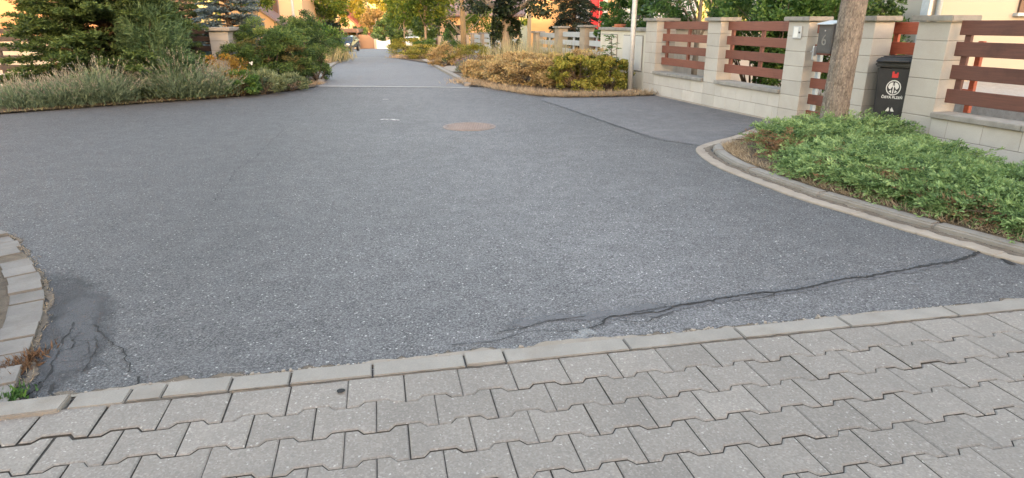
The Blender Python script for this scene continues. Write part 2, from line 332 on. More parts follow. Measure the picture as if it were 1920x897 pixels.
def ribbon(name, line, w, mat, z, parent=None, cols=3, jag=0, taper=True, kind=None):
    rows = []; n = len(line)
    for i, p in enumerate(line):
        d = (line[min(i+1, n-1)]-line[max(i-1, 0)]).normalized(); q = Vector((-d.y, d.x, 0))
        ww = (w(i/(n-1)) if callable(w) else w)*(1+random.uniform(-jag, jag)); sh = random.uniform(-jag, jag)*ww*.6
        rows.append([p+q*(ww*(j/(cols-1)-.5)+sh) for j in range(cols)])
    return strip(name, rows, mat, z, kind, parent, taper)

# ---------- leaves
def unit(a): return a/np.maximum(np.linalg.norm(a, axis=1, keepdims=True), 1e-9)
def kites(P, D, Ln, Wd, N=None, mid=.42, curl=0):
    n = len(P); D = unit(D)
    R = RNG.normal(size=(n, 3)) if N is None else N
    S = unit(np.cross(D, R)); U = np.cross(S, D)
    Ln = np.broadcast_to(np.asarray(Ln, float).reshape(-1, 1), (n, 1)); Wd = np.broadcast_to(np.asarray(Wd, float).reshape(-1, 1), (n, 1))
    m = P+D*Ln*mid+U*Wd*.18
    V = np.stack([P, m+S*Wd*.5, P+D*Ln-U*Ln*curl, m-S*Wd*.5], 1)
    return V.reshape(-1, 3)
def leafmesh(name, V, tint, mat, parent):
    n = len(V)//4; me = bpy.data.meshes.new(name)
    b = Vector((0, 0, 0)); q = parent
    while q is not None: b += q.location; q = q.parent
    V = V-np.array(b)
    me.vertices.add(4*n); me.vertices.foreach_set('co', V.astype(np.float32).ravel())
    me.loops.add(4*n); me.loops.foreach_set('vertex_index', np.arange(4*n, dtype=np.int32))
    me.polygons.add(n); me.polygons.foreach_set('loop_start', np.arange(0, 4*n, 4, dtype=np.int32))
    try: me.polygons.foreach_set('loop_total', np.full(n, 4, dtype=np.int32))
    except Exception: pass
    me.update(calc_edges=True)
    a = me.attributes.new('tint', 'FLOAT', 'FACE'); a.data.foreach_set('value', np.clip(tint, 0, 1).astype(np.float32))
    return link(name, me, mat, parent, True)
def blob_leaves(c, r, n, L, W, clumps, csize=.35, up=.2, zcut=-.75, shell=(.55, 1.0), spread=.16, stretch=1.0):
    """leaf clumps spread through an ellipsoid volume; returns verts, tint, clump centres"""
    c = np.array(c, float); r = np.array(r, float)
    d = unit(RNG.normal(size=(clumps*3, 3))); d = d[d[:, 2] > zcut][:clumps]; k = len(d)
    rad = RNG.uniform(shell[0], shell[1], (k, 1))**.6*RNG.uniform(.86, 1.1, (k, 1))
    C = c+d*rad*r; ct = RNG.normal(.5, spread, k)
    idx = RNG.integers(0, k, n); cs = csize*RNG.uniform(.6, 1.25, k)
    o = RNG.normal(size=(n, 3)); o = unit(o)*(RNG.uniform(0, 1, (n, 1))**.5)*cs[idx, None]*np.minimum(r, r.mean()*1.2); o[:, 2] *= .75*stretch
    P = C[idx]+o
    out = unit((P-c)/r); D = out*.7+unit(RNG.normal(size=(n, 3)))*.8+np.array([0, 0, up])
    s = RNG.uniform(.65, 1.3, n)
    V = kites(P, D, L*s, W*s); t = ct[idx]+RNG.normal(0, .17, n)
    return V, t, C
def stems(mb, base, tips, r0, r1=.004, wob=.08, k=5):
    for tp in tips:
        b = Vector(base)+Vector((random.uniform(-.06, .06), random.uniform(-.06, .06), 0)); t = Vector(tp); m = b.lerp(t, .55); m.z += .1*(t-b).length
        m += Vector([random.gauss(0, wob) for _ in range(3)])*(t-b).length; mb.tube([b, b.lerp(m, .5), m, t], [r0, r0*.75, r0*.5, r1], k, random.random())
def bush(name, label, cat, x, y, rx, ry, h, mat, n, L, W, group=None, clumps=60, csize=.33, up=.2, zlow=.42, spread=.16, z0=None, zcut=-.75, stretch=1.0, extra=None):
    z = T(y) if z0 is None else z0
    root = thing(name, label, cat, (x, y, z), group)
    V, t, C = blob_leaves((x, y, z+h*zlow), (rx, ry, h*(1-zlow)*.92), n, L, W, clumps, csize, up, zcut, spread=spread, stretch=stretch)
    keep = (V.reshape(-1, 4, 3)[:, :, 2].min(1) > z+.005)
    V = V.reshape(-1, 4, 3)[keep].reshape(-1, 3); t = t[keep]
    leafmesh('foliage', V, t, mat, root)
    if extra:
        m2, n2, L2, W2, zl = extra
        V2, t2, _ = blob_leaves((x, y, z+h*zl), (rx*.95, ry*.95, h*.35), n2, L2, W2, max(8, clumps//3), csize, up, zcut)
        k2 = V2.reshape(-1, 4, 3)[:, :, 2].min(1) > z+.005; leafmesh('old_foliage', V2.reshape(-1, 4, 3)[k2].reshape(-1, 3), t2[k2], m2, root)
    mb = MB(); stems(mb, (x, y, z), [C[i] for i in range(0, len(C), max(1, len(C)//14))], .016*max(.5, min(1.6, h)))
    mb.build('stems', M['twig'], root, smooth=True, clean=False)
    return root
def tree(name, label, cat, x, y, h, tr, crown, mat, n, L, W, bark='bark_pale', group=None, clumps=70, csize=.3, lean=(0, 0), mat2=None, spread=.17, limbs=9, trunk_top=.8, k=10):
    """crown = (centre height, rx, ry, rz)"""
    z = T(y); root = thing(name, label, cat, (x, y, z), group)
    cz, rx, ry, rz = crown; top = Vector((x+lean[0], y+lean[1], z+h*trunk_top))
    mb = MB(); path = []; rr = []
    for i in range(9):
        f = i/8; path.append(Vector((x, y, z-.05)).lerp(top, f)+Vector((math.sin(f*5+x)*.03*tr*8, math.cos(f*4+y)*.03*tr*8, 0))*f); rr.append(tr*(1.0-.62*f)*(1+.35*max(0, .12-f)/.12))
    mb.tube(path, rr, k, .5)
    V, t, C = blob_leaves((x+lean[0], y+lean[1], z+cz), (rx, ry, rz), n, L, W, clumps, csize, .1, -.95, spread=spread)
    for i in range(limbs):
        c = Vector(C[(i*7) % len(C)]); s = path[3+i % 5].lerp(path[min(8, 4+i % 5)], .5); m = s.lerp(c, .5)+Vector((0, 0, .12*(c-s).length))
        mb.tube([s, m, c], [tr*.42, tr*.25, tr*.08], 6, .5)
    mb.build('trunk', M[bark], root, smooth=True, clean=False)
    leafmesh('crown', V, t, mat, root)
    if mat2:
        V2, t2, _ = blob_leaves((x+lean[0], y+lean[1], z+cz+rz*.35), (rx*.95, ry*.95, rz*.75), n//3, L, W, clumps//3, csize, .1, -.6); leafmesh('yellow_leaves', V2, t2, mat2, root)
    return root
def feather(p, d, length, side_n, side_len, nl, nw, per=6, nrm=(0, 0, 1), droop=.15):
    """a flat spray: axis with side twiglets of small needles; returns P, D, N arrays"""
    p = np.array(p, float); d = np.array(d, float); d /= np.linalg.norm(d); nrm = np.array(nrm, float)
    s = np.cross(d, nrm); s /= max(np.linalg.norm(s), 1e-6)
    f = np.linspace(.12, 1, side_n); P = []; D = []
    sg = np.where(np.arange(side_n) % 2 == 0, 1, -1)
    ang = RNG.uniform(.6, 1.0, side_n); td = d*np.cos(ang)[:, None]+s*(np.sin(ang)*sg)[:, None]+RNG.normal(0, .16, (side_n, 3))
    b = p+d*(f*length)[:, None]-np.array([0, 0, 1])*(droop*length*f**2)[:, None]
    tl = side_len*(1.08-f)*RNG.uniform(.7, 1.25, side_n)+side_len*.2
    q = np.linspace(0, .95, per)
    P = (b[:, None, :]+td[:, None, :]*(tl[:, None]*q[None, :])[:, :, None]).reshape(-1, 3)
    D = np.repeat(td, per, 0)+RNG.normal(0, .38, (side_n*per, 3))
    ax = np.linspace(.05, 1, per*2); P2 = p+d*(ax*length)[:, None]-np.array([0, 0, 1])*(droop*length*ax**2)[:, None]; D2 = np.tile(d, (per*2, 1))+RNG.normal(0, .35, (per*2, 3))
    return np.vstack([P, P2]), np.vstack([D, D2])
def blades(name, pts, hmin, hmax, w, mat, parent=None, lean=.35, tint=(.5, .2), mid=.3, dirs=None):
    n = len(pts); P = np.array(pts, float); D = RNG.normal(0, lean, (n, 3)); D[:, 2] = 1
    if dirs is not None: D[:, :2] += dirs
    V = kites(P, D, RNG.uniform(hmin, hmax, n), w*RNG.uniform(.7, 1.3, n), mid=mid, curl=.12)
    return leafmesh(name, V, RNG.normal(tint[0], tint[1], n), mat, parent)
# ================================================================== SETTING: ground, roads, kerbs
ys = [-60, -10, 5, 12, 14, 15, 16, 17, 18, 19, 20, 22, 25, 30, 40, 60, 80, 100, 115, 160, 400, 900]
gv = [(x, y, T(y)-.035) for y in ys for x in (-900, -60, -12, 0, 12, 60, 900)]
tag(MB().add(gv, [(i*7+j, i*7+j+1, (i+1)*7+j+1, (i+1)*7+j) for i in range(len(ys)-1) for j in range(6)]).build('ground', M['lawn']), kind='structure')
E1 = Vector((1, .205, 0)).normalized(); E2 = Vector((-E1.y, E1.x, 0))            # along / across the front kerb
def K(u, v): return E1*u+E2*v
WO = Vector((2.87, 13.13, 0)); WD = Vector((.278, -.9606, 0)); WN = Vector((.9606, .278, 0))
def Wf(s, t, z): p = WO+WD*s+WN*t; return Vector((p.x, p.y, z))                    # wall frame: along, into the garden, up
lav_edge = [(-26, -5), (-14, 5.2)]+[ground(*p) for p in ((0, 215), (200, 200), (420, 185), (540, 172), (590, 165))]
asp = [(-26, -8), (8.2, -8), tuple(Wf(15, 0, 0))[:2], tuple(Wf(-.45, 0, 0))[:2], (2.4, 14.95), (-1, 14.95), (-4.6, 14.95), (-26, 14.95)]
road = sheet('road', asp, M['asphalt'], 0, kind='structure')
# far street, falling away
SL = [ground(*p) for p in ((600, 162), (605, 145), (611, 130), (625, 121), (642, 111), (648, 106), (656, 97), (661, 93.4))]
SR = [ground(*p) for p in ((878, 163), (850, 143), (823, 129), (808, 121), (748, 111), (737, 108), (738, 97), (738, 93.4))]
def interp(line, y):
    for a, b in zip(line, line[1:]):
        if a[1] <= y <= b[1]: return a[0]+(b[0]-a[0])*(y-a[1])/max(1e-6, b[1]-a[1])
    return line[0][0] if y < line[0][1] else line[-1][0]
yy = [14.95, 15.5, 16, 16.5, 17, 18, 19, 20, 21, 22, 23.5, 25, 27, 30, 33, 36, 40, 45, 50, 60, 70, 80, 90, 97]
strip('street', [[Vector((interp(SL, y)-.3, y, 0)), Vector(((interp(SL, y)+interp(SR, y))/2, y, 0)), Vector((interp(SR, y)+.3, y, 0))] for y in yy], M['asphalt_far'], .002, 'structure')
sheet('driveway', [ground(*p) for p in ((1012, 187), (1090, 213), (1190, 247), (1240, 263))]+[(2.25, 7.55), (2.95, 8.4), (3.6, 9.3), tuple(Wf(4, .0, 0))[:2], tuple(Wf(-.3, .0, 0))[:2], (1.2, 13.2)], M['drive'], .004, road)
# concrete sills let into the street
def sill(px0, px1, py0, py1, w, name):
    a, b = G3(px0, py0), G3(px1, py1); a.z = b.z = 0; d = (b-a).normalized(); q = Vector((-d.y, d.x, 0))*w
    strip(name, [[a+(b-a)*t-q, a+(b-a)*t+q] for t in np.linspace(0, 1, 14)], M['pale_strip'], .007, 'structure')
sill(598, 880, 162.2, 164.6, .085, 'kerb_strip'); sill(645, 736, 108.6, 109.6, .2, 'kerb_strip')
# ---- front pavement of interlocking concrete pavers
PL, PW, AMP = .222, .174, .0142
def wave(u):                                    # zigzag long side, low at u=0, high at u=PL/2
    f = abs(((u/PL+.5) % 1)-.5)*2
    return -AMP if f < .41 else AMP if f > .60 else -AMP+2*AMP*(f-.41)/.19
def paver_outline(u0, low, high, odd):
    us = [0, .205, .30, .70, .795, 1]
    top = [(u0+a*PL, (high if not callable(high) else high(u0+a*PL))) for a in us]
    bot = [(u0+a*PL, low(u0+a*PL)) for a in us]
    return bot+top[::-1]
def shrink(poly, d):
    n = len(poly); out = []
    for i in range(n):
        a, b, c = Vector((*poly[i-1], 0)), Vector((*poly[i], 0)), Vector((*poly[(i+1) % n], 0))
        n1 = Vector((-(b-a).y, (b-a).x, 0)).normalized(); n2 = Vector((-(c-b).y, (c-b).x, 0)).normalized()
        m = (n1+n2); m = m/max(.35, m.length_squared)*2 if m.length > .1 else n1
        out.append((b.x+m.x*d, b.y+m.y*d))
    return out
pv = MB(); ps = MB()
for r in range(12):
    vt = 2.383 if r == 0 else 2.19-PW*(r-1); vb = 2.19-PW*r; ph = .029 if r % 2 == 0 else -.082
    hi = (lambda u: 2.383) if r == 0 else (lambda u, q=.029 if (r-1) % 2 == 0 else -.082, v=vt: v+wave(u-q))
    lo = lambda u, q=ph, v=vb: v+wave(u-q)
    for k in range(-12, 30):
        u0 = ph+k*PL; loose = max(0, min(1, (-.6-u0)/.8))
        P = paver_outline(u0, lo, hi, r % 2)
        g = .0014+.0022*loose+random.uniform(0, .0008)
        ju, jv, an = random.gauss(0, .0006+.002*loose), random.gauss(0, .0006+.0015*loose), random.gauss(0, .002+.006*loose)
        cu, cv = u0+PL/2, (vt+vb)/2
        def J(q): x, y = q[0]-cu, q[1]-cv; return (cu+x-y*an+ju, cv+y+x*an+jv)
        o1 = [J(q) for q in shrink(P, g)]; o2 = [J(q) for q in shrink(P, g+.0055)]
        zt = .014+random.gauss(0, .0011); tx, ty = random.gauss(0, .004), random.gauss(0, .004); n = len(P)
        def Z(q, dz): w = K(*q); return (w.x, w.y, zt+dz+(q[0]-cu)*tx+(q[1]-cv)*ty)
        V = [Z(q, -.04) for q in o1]+[Z(q, -.0042) for q in o1]+[Z(q, 0) for q in o2]
        tn = random.gauss(.5, .2)+(.12 if r == 0 else 0); pv.add(V[n:], [tuple(range(n, 2*n))]+[(i, (i+1) % n, n+(i+1) % n, n+i) for i in range(n)], tn)
        ps.add(V[:2*n], [(i, (i+1) % n, n+(i+1) % n, n+i) for i in range(n)], tn)
pvo = tag(pv.build('pavement', M['paver'], clean=True), kind='structure')
ps.build('paver_sides', M['paver_joint'], pvo, clean=True)
strip('joint_bed', [[K(u, 2.40), K(u, 1.2), K(u, -1)] for u in (-3.2, 0, 7)], M['paver_joint'], .004, None, pvo)
# ---- front kerb, single stones with broken joints
kj = [-3.2, -2.2]
for px, py in ((128, 770), (247, 742), (308, 743), (431, 733), (545, 718), (699, 697), (870, 676), (943, 668), (1171, 648), (1385, 630), (1586, 612), (1790, 594)):
    w = ground(px, py); kj.append(w[0]*E1.x+w[1]*E1.y)
kj += [kj[-1]+1, kj[-1]+2, kj[-1]+3, kj[-1]+4]
kb = MB()
for i, (a, b) in enumerate(zip(kj, kj[1:])):
    dv, rz, dz = random.gauss(0, .003), random.gauss(0, .003), random.gauss(0, .0015)
    gp = .004 if i > 4 else .003
    if i == 1: rz, dv, dz = .055, -.01, .012; b -= .012
    if i == 0: rz = .03; dv = -.03
    def fn(u, v, z, a=a, b=b, rz=rz, dv=dv, dz=dz):
        c = (a+b)/2; w = K(u, v+dv+(u-c)*rz); return (w.x, w.y, z+dz)
    sag = -.055*max(0, (-.9-(a+b)/2))
    y0, y1 = 2.388+sag, 2.497+sag
    kb.box(a+gp, b-gp, y0, y1, -.06, .019, random.gauss(.5, .2), fn)
tag(kb.build('kerb', M['kerb'], bev=.004, seg=2), kind='structure')
ribbon('joint_dirt', [K(u, 2.383) for u in np.linspace(-2.1, 4.5, 150)], .016, M['joint_dark'], .0155, pvo, 3, .6, False)
hb_ = [K(u, 2.497+.05*max(0, -u-.9)*-1) for u in np.linspace(-1.45, 4.5, 260)]; hw_ = 0; rows = []
for i, p in enumerate(hb_):                       # ragged concrete haunch showing past the kerb
    hw_ += random.gauss(0, .007)-.12*(hw_-.02-.016*math.sin(i*.09)); rows.append([p, p+E2*max(.002, hw_)])
strip('kerb_haunch', rows, M['kerb_sand'], .0075, None, road)
# crumbled edge between kerb and asphalt
front = [K(u, 2.497+.05*max(0, -u-.9)*-1) for u in np.linspace(-2.1, 4.5, 150)]
edge_dirt = ribbon('gutter_dirt', [p+E2*(.012+.012*math.sin(i*.7)+random.uniform(-.006, .006)) for i, p in enumerate(front)], lambda t: .1 if t < .55 else .06, M['dirt'], .004, road, 3, .45, False)
fade(M['dirt'], 1, 30, .3, .55)
cr = MB()
for _ in range(260):                             # crumbs of broken concrete along that edge
    u = random.triangular(-1.8, 3.6, -.3); p = K(u, 2.51+abs(random.gauss(0, .012)) - .05*max(0, -u-.9)); s = random.choice([.003, .004, .005, .006, .009, .013]) * random.uniform(.7, 1.3)
    a = random.random()*6.3; ca, sa = math.cos(a), math.sin(a); hh = s*random.uniform(.3, .7)
    pts = [(math.cos(k*1.05+random.uniform(-.3, .3))*s*random.uniform(.6, 1.2), math.sin(k*1.05)*s*random.uniform(.5, .9)) for k in range(6)]
    pts = [(p.x+x*ca-y*sa, p.y+x*sa+y*ca) for x, y in pts]; c = (sum(q[0] for q in pts)/6, sum(q[1] for q in pts)/6)
    cr.prism(pts, .0, hh+.004, random.gauss(.55, .25), [(c[0]+(q[0]-c[0])*.65, c[1]+(q[1]-c[1])*.65) for q in pts])
tag(cr.build('edge_crumbs', M['kerb_sand']), kind='stuff')
tag(bpy.data.objects['edge_crumbs'], 'loose crumbs of broken pale concrete along the asphalt edge of the front kerb', 'crumbs')
# round dark spot and lighter marks on the pavers
def spot(px, py, r, mat, name, z, parent):
    c = G3(px, py); MB().add([(c.x+r*math.cos(a)*(1+.08*math.sin(3*a)), c.y+r*math.sin(a), z) for a in np.linspace(0, 6.283, 21)[:-1]], [tuple(range(20))]).build(name, mat, parent)
spot(640, 741, .0165, M['crack'], 'dark_spot', .0195, pvo); spot(945, 796, .008, M['asphalt_dark'], 'dark_spot', .0195, pvo); spot(1240, 651, .016, M['asphalt_dark'], 'dark_spot', .025, pvo); spot(1552, 648, .008, M['asphalt_dark'], 'dark_spot', .0195, pvo)

# ---- left corner: gutter stones and raised kerb round the planted corner
arc = smooth_line([ground(*p) for p in ((20, 765), (38, 715), (60, 655), (76, 608), (84, 562), (74, 518), (40, 473), (0, 440))]+[(-4.3, 4.45), (-5.6, 4.5), (-8, 3.6), (-16, -3)], 6)
arc = resample(arc, .02)
def stones(line, d0, d1, ln, z, mb, gap=.004, jit=.004):
    A, B = offset(line, d0), offset(line, d1); i = 0; n = max(2, int(round(ln/.02)))
    while i+n < len(line):
        ids = list(range(i, i+n+1, max(1, n//4)));  ids = ids if ids[-1] == i+n else ids+[i+n]
        pa = [A[k].copy() for k in ids]; pb = [B[k].copy() for k in ids]
        for P in (pa, pb):
            d0_ = (P[1]-P[0]).normalized(); P[0] += d0_*gap; d1_ = (P[-1]-P[-2]).normalized(); P[-1] -= d1_*gap
        dz = random.gauss(0, jit); off = Vector((random.gauss(0, jit), random.gauss(0, jit), 0))
        mb.prism([(q.x+off.x, q.y+off.y) for q in pa+pb[::-1]], -.05, z+dz, random.gauss(.5, .22)); i += n
gs = MB(); stones(arc[:420], .0, .148, .155, .022, gs, .006, .005); tag(gs.build('gutter_stones', M['old_stone'], bev=.008, seg=2), kind='structure')
gk = MB(); stones(arc[:420], .225, .36, .5, .06, gk, .003, .002); tag(gk.build('kerb', M['kerb'], bev=.02, seg=2), kind='structure')
A_ = offset(arc[:420], .0); B_ = offset(arc[:420], .24); strip('gutter_joint', [[a, b] for a, b in zip(A_[::6], B_[::6])], M['dirt_plain'], .013, 'structure')
ribbon('gutter_dirt', [p for p in offset(arc[8:330:4], -.012)], .07, M['dirt'], .005, road, 3, .5, False)
isl = offset(arc[:420:8], .35); sheet('planting_soil', [(p.x, p.y) for p in isl]+[(-9, .5), (-3.2, 1.2)], M['soil'], .05, kind='structure')

# ---- right corner: juniper bed with flush gutter and rounded kerb
rk = smooth_line([Wf(3.85, -.05, 0)[:2]]+[ground(*p) for p in ((1430, 236), (1380, 255), (1322, 271), (1305, 284), (1340, 312), (1420, 345), (1500, 375), (1600, 405), (1700, 435), (1800, 463), (1920, 497))]+[(3.42, 3.42), (4.1, 3.42), (5.2, 3.6), (7, 4.0)], 8)
rk = resample(rk, .02)
g1 = MB(); stones(rk, .0, .17, .5, .012, g1, .001, .0015); tag(g1.build('gutter_slab', M['kerb_sand'], bev=.004), kind='structure')
g2 = MB(); stones(rk, .185, .30, 1.0, .05, g2, .0015, .0015); tag(g2.build('kerb', M['kerb'], bev=.022, seg=3), kind='structure')
strip('gutter_joint', [[a, b] for a, b in zip(offset(rk, .16)[::6], offset(rk, .2)[::6])], M['dirt'], .014, 'structure')
ribbon('gutter_dirt', offset(rk, .14)[30:420:3], .1, M['dirt'], .0145, road, 5, .3)
inner = offset(rk, .29)
bedpoly = [(p.x, p.y) for p in inner[::8]]+[tuple(Wf(12, 0, 0))[:2], tuple(Wf(3.9, 0, 0))[:2]]
sheet('planting_soil', bedpoly, M['soil'], .045, kind='structure')
# ---- left and right beds beyond the junction
sheet('planting_soil', lav_edge+[(interp(SL, 14.95)-.05, 14.95), (-26, 14.95)], M['soil'], .03, kind='structure')
def verge(name, xl, xr, ys_, mat, z): strip(name, [[Vector((xl(y), y, 0)), Vector((xr(y), y, 0))] for y in ys_], mat, z, 'structure')
PX = lambda y: 2.87+(13.13-y)/-.9606*-.278*-1     # property line x at distance y
bushfront = sorted([ground(*p) for p in ((878, 163), (900, 161), (940, 168), (1000, 178), (1060, 182))], key=lambda p: p[1])
sheet('planting_soil', [ground(*p) for p in ((880, 163), (915, 164), (960, 173), (1010, 180.5), (1060, 184), (1140, 183), (1228, 180))]+[(2.5, 14.95), (-1.0, 14.95)], M['soil'], .03, kind='structure')
verge('verge', lambda y: interp(SR, y)+.08, lambda y: PX(y)-.05, [y for y in yy if y <= 60], M['soil'], .03)
verge('verge', lambda y: interp(SL, y)-6, lambda y: interp(SL, y)-.08, [y for y in yy if y <= 97], M['soil'], .03)
ka = MB()
def kerbline(pts, w, z, mb):
    pts = [G3(*p) for p in pts]
    for a, b in zip(pts, pts[1:]):
        d = (b-a); d.z = 0; d.normalize(); q = Vector((-d.y, d.x, 0))*w
        mb.add([a-q, a+q, b+q, b-q, a-q+Vector((0, 0, z)), a+q+Vector((0, 0, z)), b+q+Vector((0, 0, z)), b-q+Vector((0, 0, z))], [(4, 5, 6, 7), (0, 1, 5, 4), (1, 2, 6, 5), (2, 3, 7, 6), (3, 0, 4, 7)], random.random())
kerbline(((877, 162), (862, 151), (845, 141), (828, 132), (816, 125)), .07, .07, ka); kerbline(((612, 131), (620, 126), (630, 119.5), (640, 113)), .07, .07, ka)
kerbline(((601, 158), (604, 148), (611, 132)), .07, .06, ka)
tag(ka.build('kerb', M['kerb'], clean=True), kind='structure')
sheet('driveway', [ground(*p) for p in ((848, 138), (831, 130), (838, 126), (875, 126), (905, 132), (890, 139))], M['kerb_sand'], .05, kind='structure')
sheet('driveway', [ground(*p) for p in ((809, 122), (790, 114.5), (800, 112), (818, 113), (830, 122))], M['kerb_sand'], .05, kind='structure')
sheet('driveway', [ground(*p) for p in ((614, 131), (637, 115), (618, 113.5), (585, 118), (575, 128))], M['kerb_sand'], .05, kind='structure')

# ---- marks in the asphalt: cracks, seam, worn strips, paint
def pxline(pts, n=5): return smooth_line([ground(*p) for p in pts], n)
def jag(line, amp, step=.02):
    L = resample(line, step); return [p+Vector((random.gauss(0, amp), random.gauss(0, amp), 0)) for p in L]
def c5(pts): return [(900+x/1.92, 440+y/1.92) for x, y in pts]
main = c5([(345, 350), (400, 338), (440, 325), (462, 300), (560, 288), (640, 282), (690, 268), (722, 258), (770, 252), (830, 240), (920, 224), (1010, 212), (1060, 211), (1090, 206), (1150, 199), (1210, 185), (1310, 162), (1390, 156), (1460, 140), (1540, 127), (1640, 108), (1720, 95), (1760, 80), (1805, 60)])
ribbon('worn_strip', pxline(main), .12, M['asphalt_smooth'], .003, road, 5, .15); fade(M['asphalt_smooth'], .8, 9, .15, .65)
ribbon('worn_strip', pxline(c5([(60, 350), (200, 312), (380, 296), (560, 275), (720, 250)])), .12, M['asphalt_smooth'], .0035, road, 5, .2)
ribbon('crack', jag(pxline(main, 3), .0035), lambda t: .009+.011*t, M['crack'], .006, road, 2, .45, False)
for pts, w in ((c5([(60, 355), (150, 340), (260, 312), (380, 297)]), .005), (c5([(560, 282), (640, 268), (760, 250), (830, 240)]), .005), (c5([(500, 312), (590, 318), (640, 300), (700, 278)]), .004), (c5([(910, 243), (960, 238), (1040, 225), (1065, 212)]), .005), (c5([(1740, 45), (1790, 62), (1805, 60)]), .02), (c5([(1800, 62), (1860, 80), (1925, 112)]), .028), (c5([(1722, 30), (1770, 45), (1790, 55)]), .014), (c5([(-100, 400), (60, 385), (180, 350), (345, 350)]), .004)):
    ribbon('crack', jag(pxline(pts, 3), .003), w, M['crack'], .0055, road, 2, .5, False)
def c1(pts): return [(x*320/615, 430+y*320/615) for x, y in pts]
ribbon('worn_patch', pxline([(105, 500), (110, 560), (105, 630), (92, 695), (60, 755)]), lambda t: .3+.3*math.sin(min(1, t*1.1)*3.0), M['asphalt_dark'], .0028, road, 7, .12); fade(M['asphalt_dark'], .55, 8, .15, .65)
ribbon('worn_patch', pxline([(150, 545), (152, 605), (140, 660), (118, 712)]), .3, M['asphalt_tar'], .0034, road, 7, .12); fade(M['asphalt_tar'], .75, 9, .15, .6)
for pts, w in ((c1([(268, 340), (255, 375), (228, 400), (226, 425)]), .007), (c1([(290, 375), (270, 400), (262, 435)]), .006), (c1([(340, 350), (370, 375), (400, 410), (445, 440), (460, 480), (470, 500), (462, 525)]), .008), (c1([(500, 535), (492, 575), (470, 640)]), .013), (c1([(437, 575), (439, 605)]), .008), (c1([(190, 500), (170, 540), (140, 570), (130, 610), (95, 640)]), .01), (c1([(195, 555), (190, 590), (195, 630)]), .012), (c1([(130, 560), (105, 600), (60, 625), (40, 655)]), .014), (c1([(345, 390), (350, 425), (330, 470), (300, 520)]), .004), (c1([(215, 440), (190, 480), (185, 500)]), .005), (c1([(90, 590), (140, 630), (200, 640), (262, 620)]), .02), (c1([(50, 600), (30, 640), (60, 660), (120, 645)]), .02)):
    ribbon('crack', jag(pxline(pts, 3), .0045, .026), w*.85, M['crack'], .006, road, 2, .75, False)
ribbon('crack', jag(pxline([(545, 232), (520, 255), (492, 280), (478, 297), (440, 322), (432, 338), (405, 370), (375, 408)], 4), .014), .014, M['seam_faint'], .004, road, 3, .6)
ribbon('seam', jag(pxline([(1008, 186.5), (1050, 200), (1090, 214), (1140, 231), (1190, 249), (1215, 258), (1240, 265), (1275, 268), (1308, 270)], 4), .006, .05), lambda t: .045 if t < .8 else .02, M['seam'], .007, road, 3, .4)
ribbon('paint_mark', pxline([(710, 224), (730, 225), (752, 228)]), .16, M['paint'], .006, road, 4, .3)
ribbon('paint_mark', pxline([(715, 187), (732, 187)]), .12, M['paint'], .006, road, 4, .3)
ribbon('dust_mark', pxline([(1060, 640), (1095, 628), (1125, 622)]), .12, M['lime'], .0065, road, 6, .3)
for px, py in ((712, 575), (1120, 250), (1700, 535), (560, 380), (1480, 480)): ribbon('dust_mark', pxline([(px, py), (px+18, py-3)]), .03, M['lime'], .0045, road, 5, .4)
# ---- manhole cover, rusty, ribbed
mc = G3(880, 238); mh = thing('manhole_cover', 'round rusty iron manhole cover set in the middle of the asphalt', 'manhole cover', (mc.x, mc.y, 0))
R0 = .335; ring = MB()
def annulus(mb, r0, r1, z0, z1, k=40):
    P = [(mc.x+r*math.cos(a), mc.y+r*math.sin(a), z) for r, z in ((r0, z0), (r0, z1), (r1, z1), (r1, z0)) for a in np.linspace(0, 2*math.pi, k+1)[:-1]]
    mb.add(P, [(i*k+j, i*k+(j+1) % k, (i+1)*k+(j+1) % k, (i+1)*k+j) for i in range(3) for j in range(k)], .5)
annulus(ring, R0+.004, R0+.035, -.02, .008); ring.build('frame', M['iron'], mh, clean=True)
lid = MB(); lid.prism([(mc.x+R0*math.cos(a), mc.y+R0*math.sin(a)) for a in np.linspace(0, 2*math.pi, 41)[:-1]], -.02, .004, .25)
for i in range(-9, 10):
    for j in range(-9, 10):
        x, y = i*.034, j*.034
        if math.hypot(x, y) < R0-.03: lid.box(mc.x+x-.011, mc.x+x+.011, mc.y+y-.011, mc.y+y+.011, .002, .011, .8 if (i+j) % 2 else .6)
annulus(lid, R0-.022, R0-.006, .002, .011); lid.build('lid', M['iron'], mh, clean=True)
# ================================================================== RIGHT: block wall with plank fence, gate, bin
def wbox(mb, s0, s1, t0, t1, z0, z1, tint=.5, zb=0):
    mb.box(s0, s1, t0, t1, z0+zb, z1+zb, tint, lambda s, t, z: tuple(Wf(s, t, z)))
def rnd(): return min(1, max(0, random.gauss(.5, .2)))
def pillar(root, s0, s1, t0=0, t1=.29, courses=7, ch=.2, zb=0, mat='block', capz=.06, over=.055, split=False):
    b = MB(); m = MB()
    wbox(m, s0+.004, s1-.004, t0+.004, t1-.004, -.05, courses*ch-.002, .5, zb)
    for k in range(courses):
        if split: c = s0+(s1-s0)*(.45 if k % 2 else .62); segs = [(s0, c-.002), (c+.002, s1)]
        else: segs = [(s0, s1)]
        for a, e in segs: wbox(b, a, e, t0, t1, k*ch+(.0025 if k else -.05), (k+1)*ch-.0025, rnd(), zb)
    p = b.build('pillar', M[mat], root, bev=.004)
    m.build('mortar', M['mortar'], p)
    c = MB(); wbox(c, s0-over, s1+over, t0-over, t1+over, courses*ch+.001, courses*ch+capz, rnd(), zb); c.build('capstone', M['capstone'], p, bev=.008, seg=2)
    return p
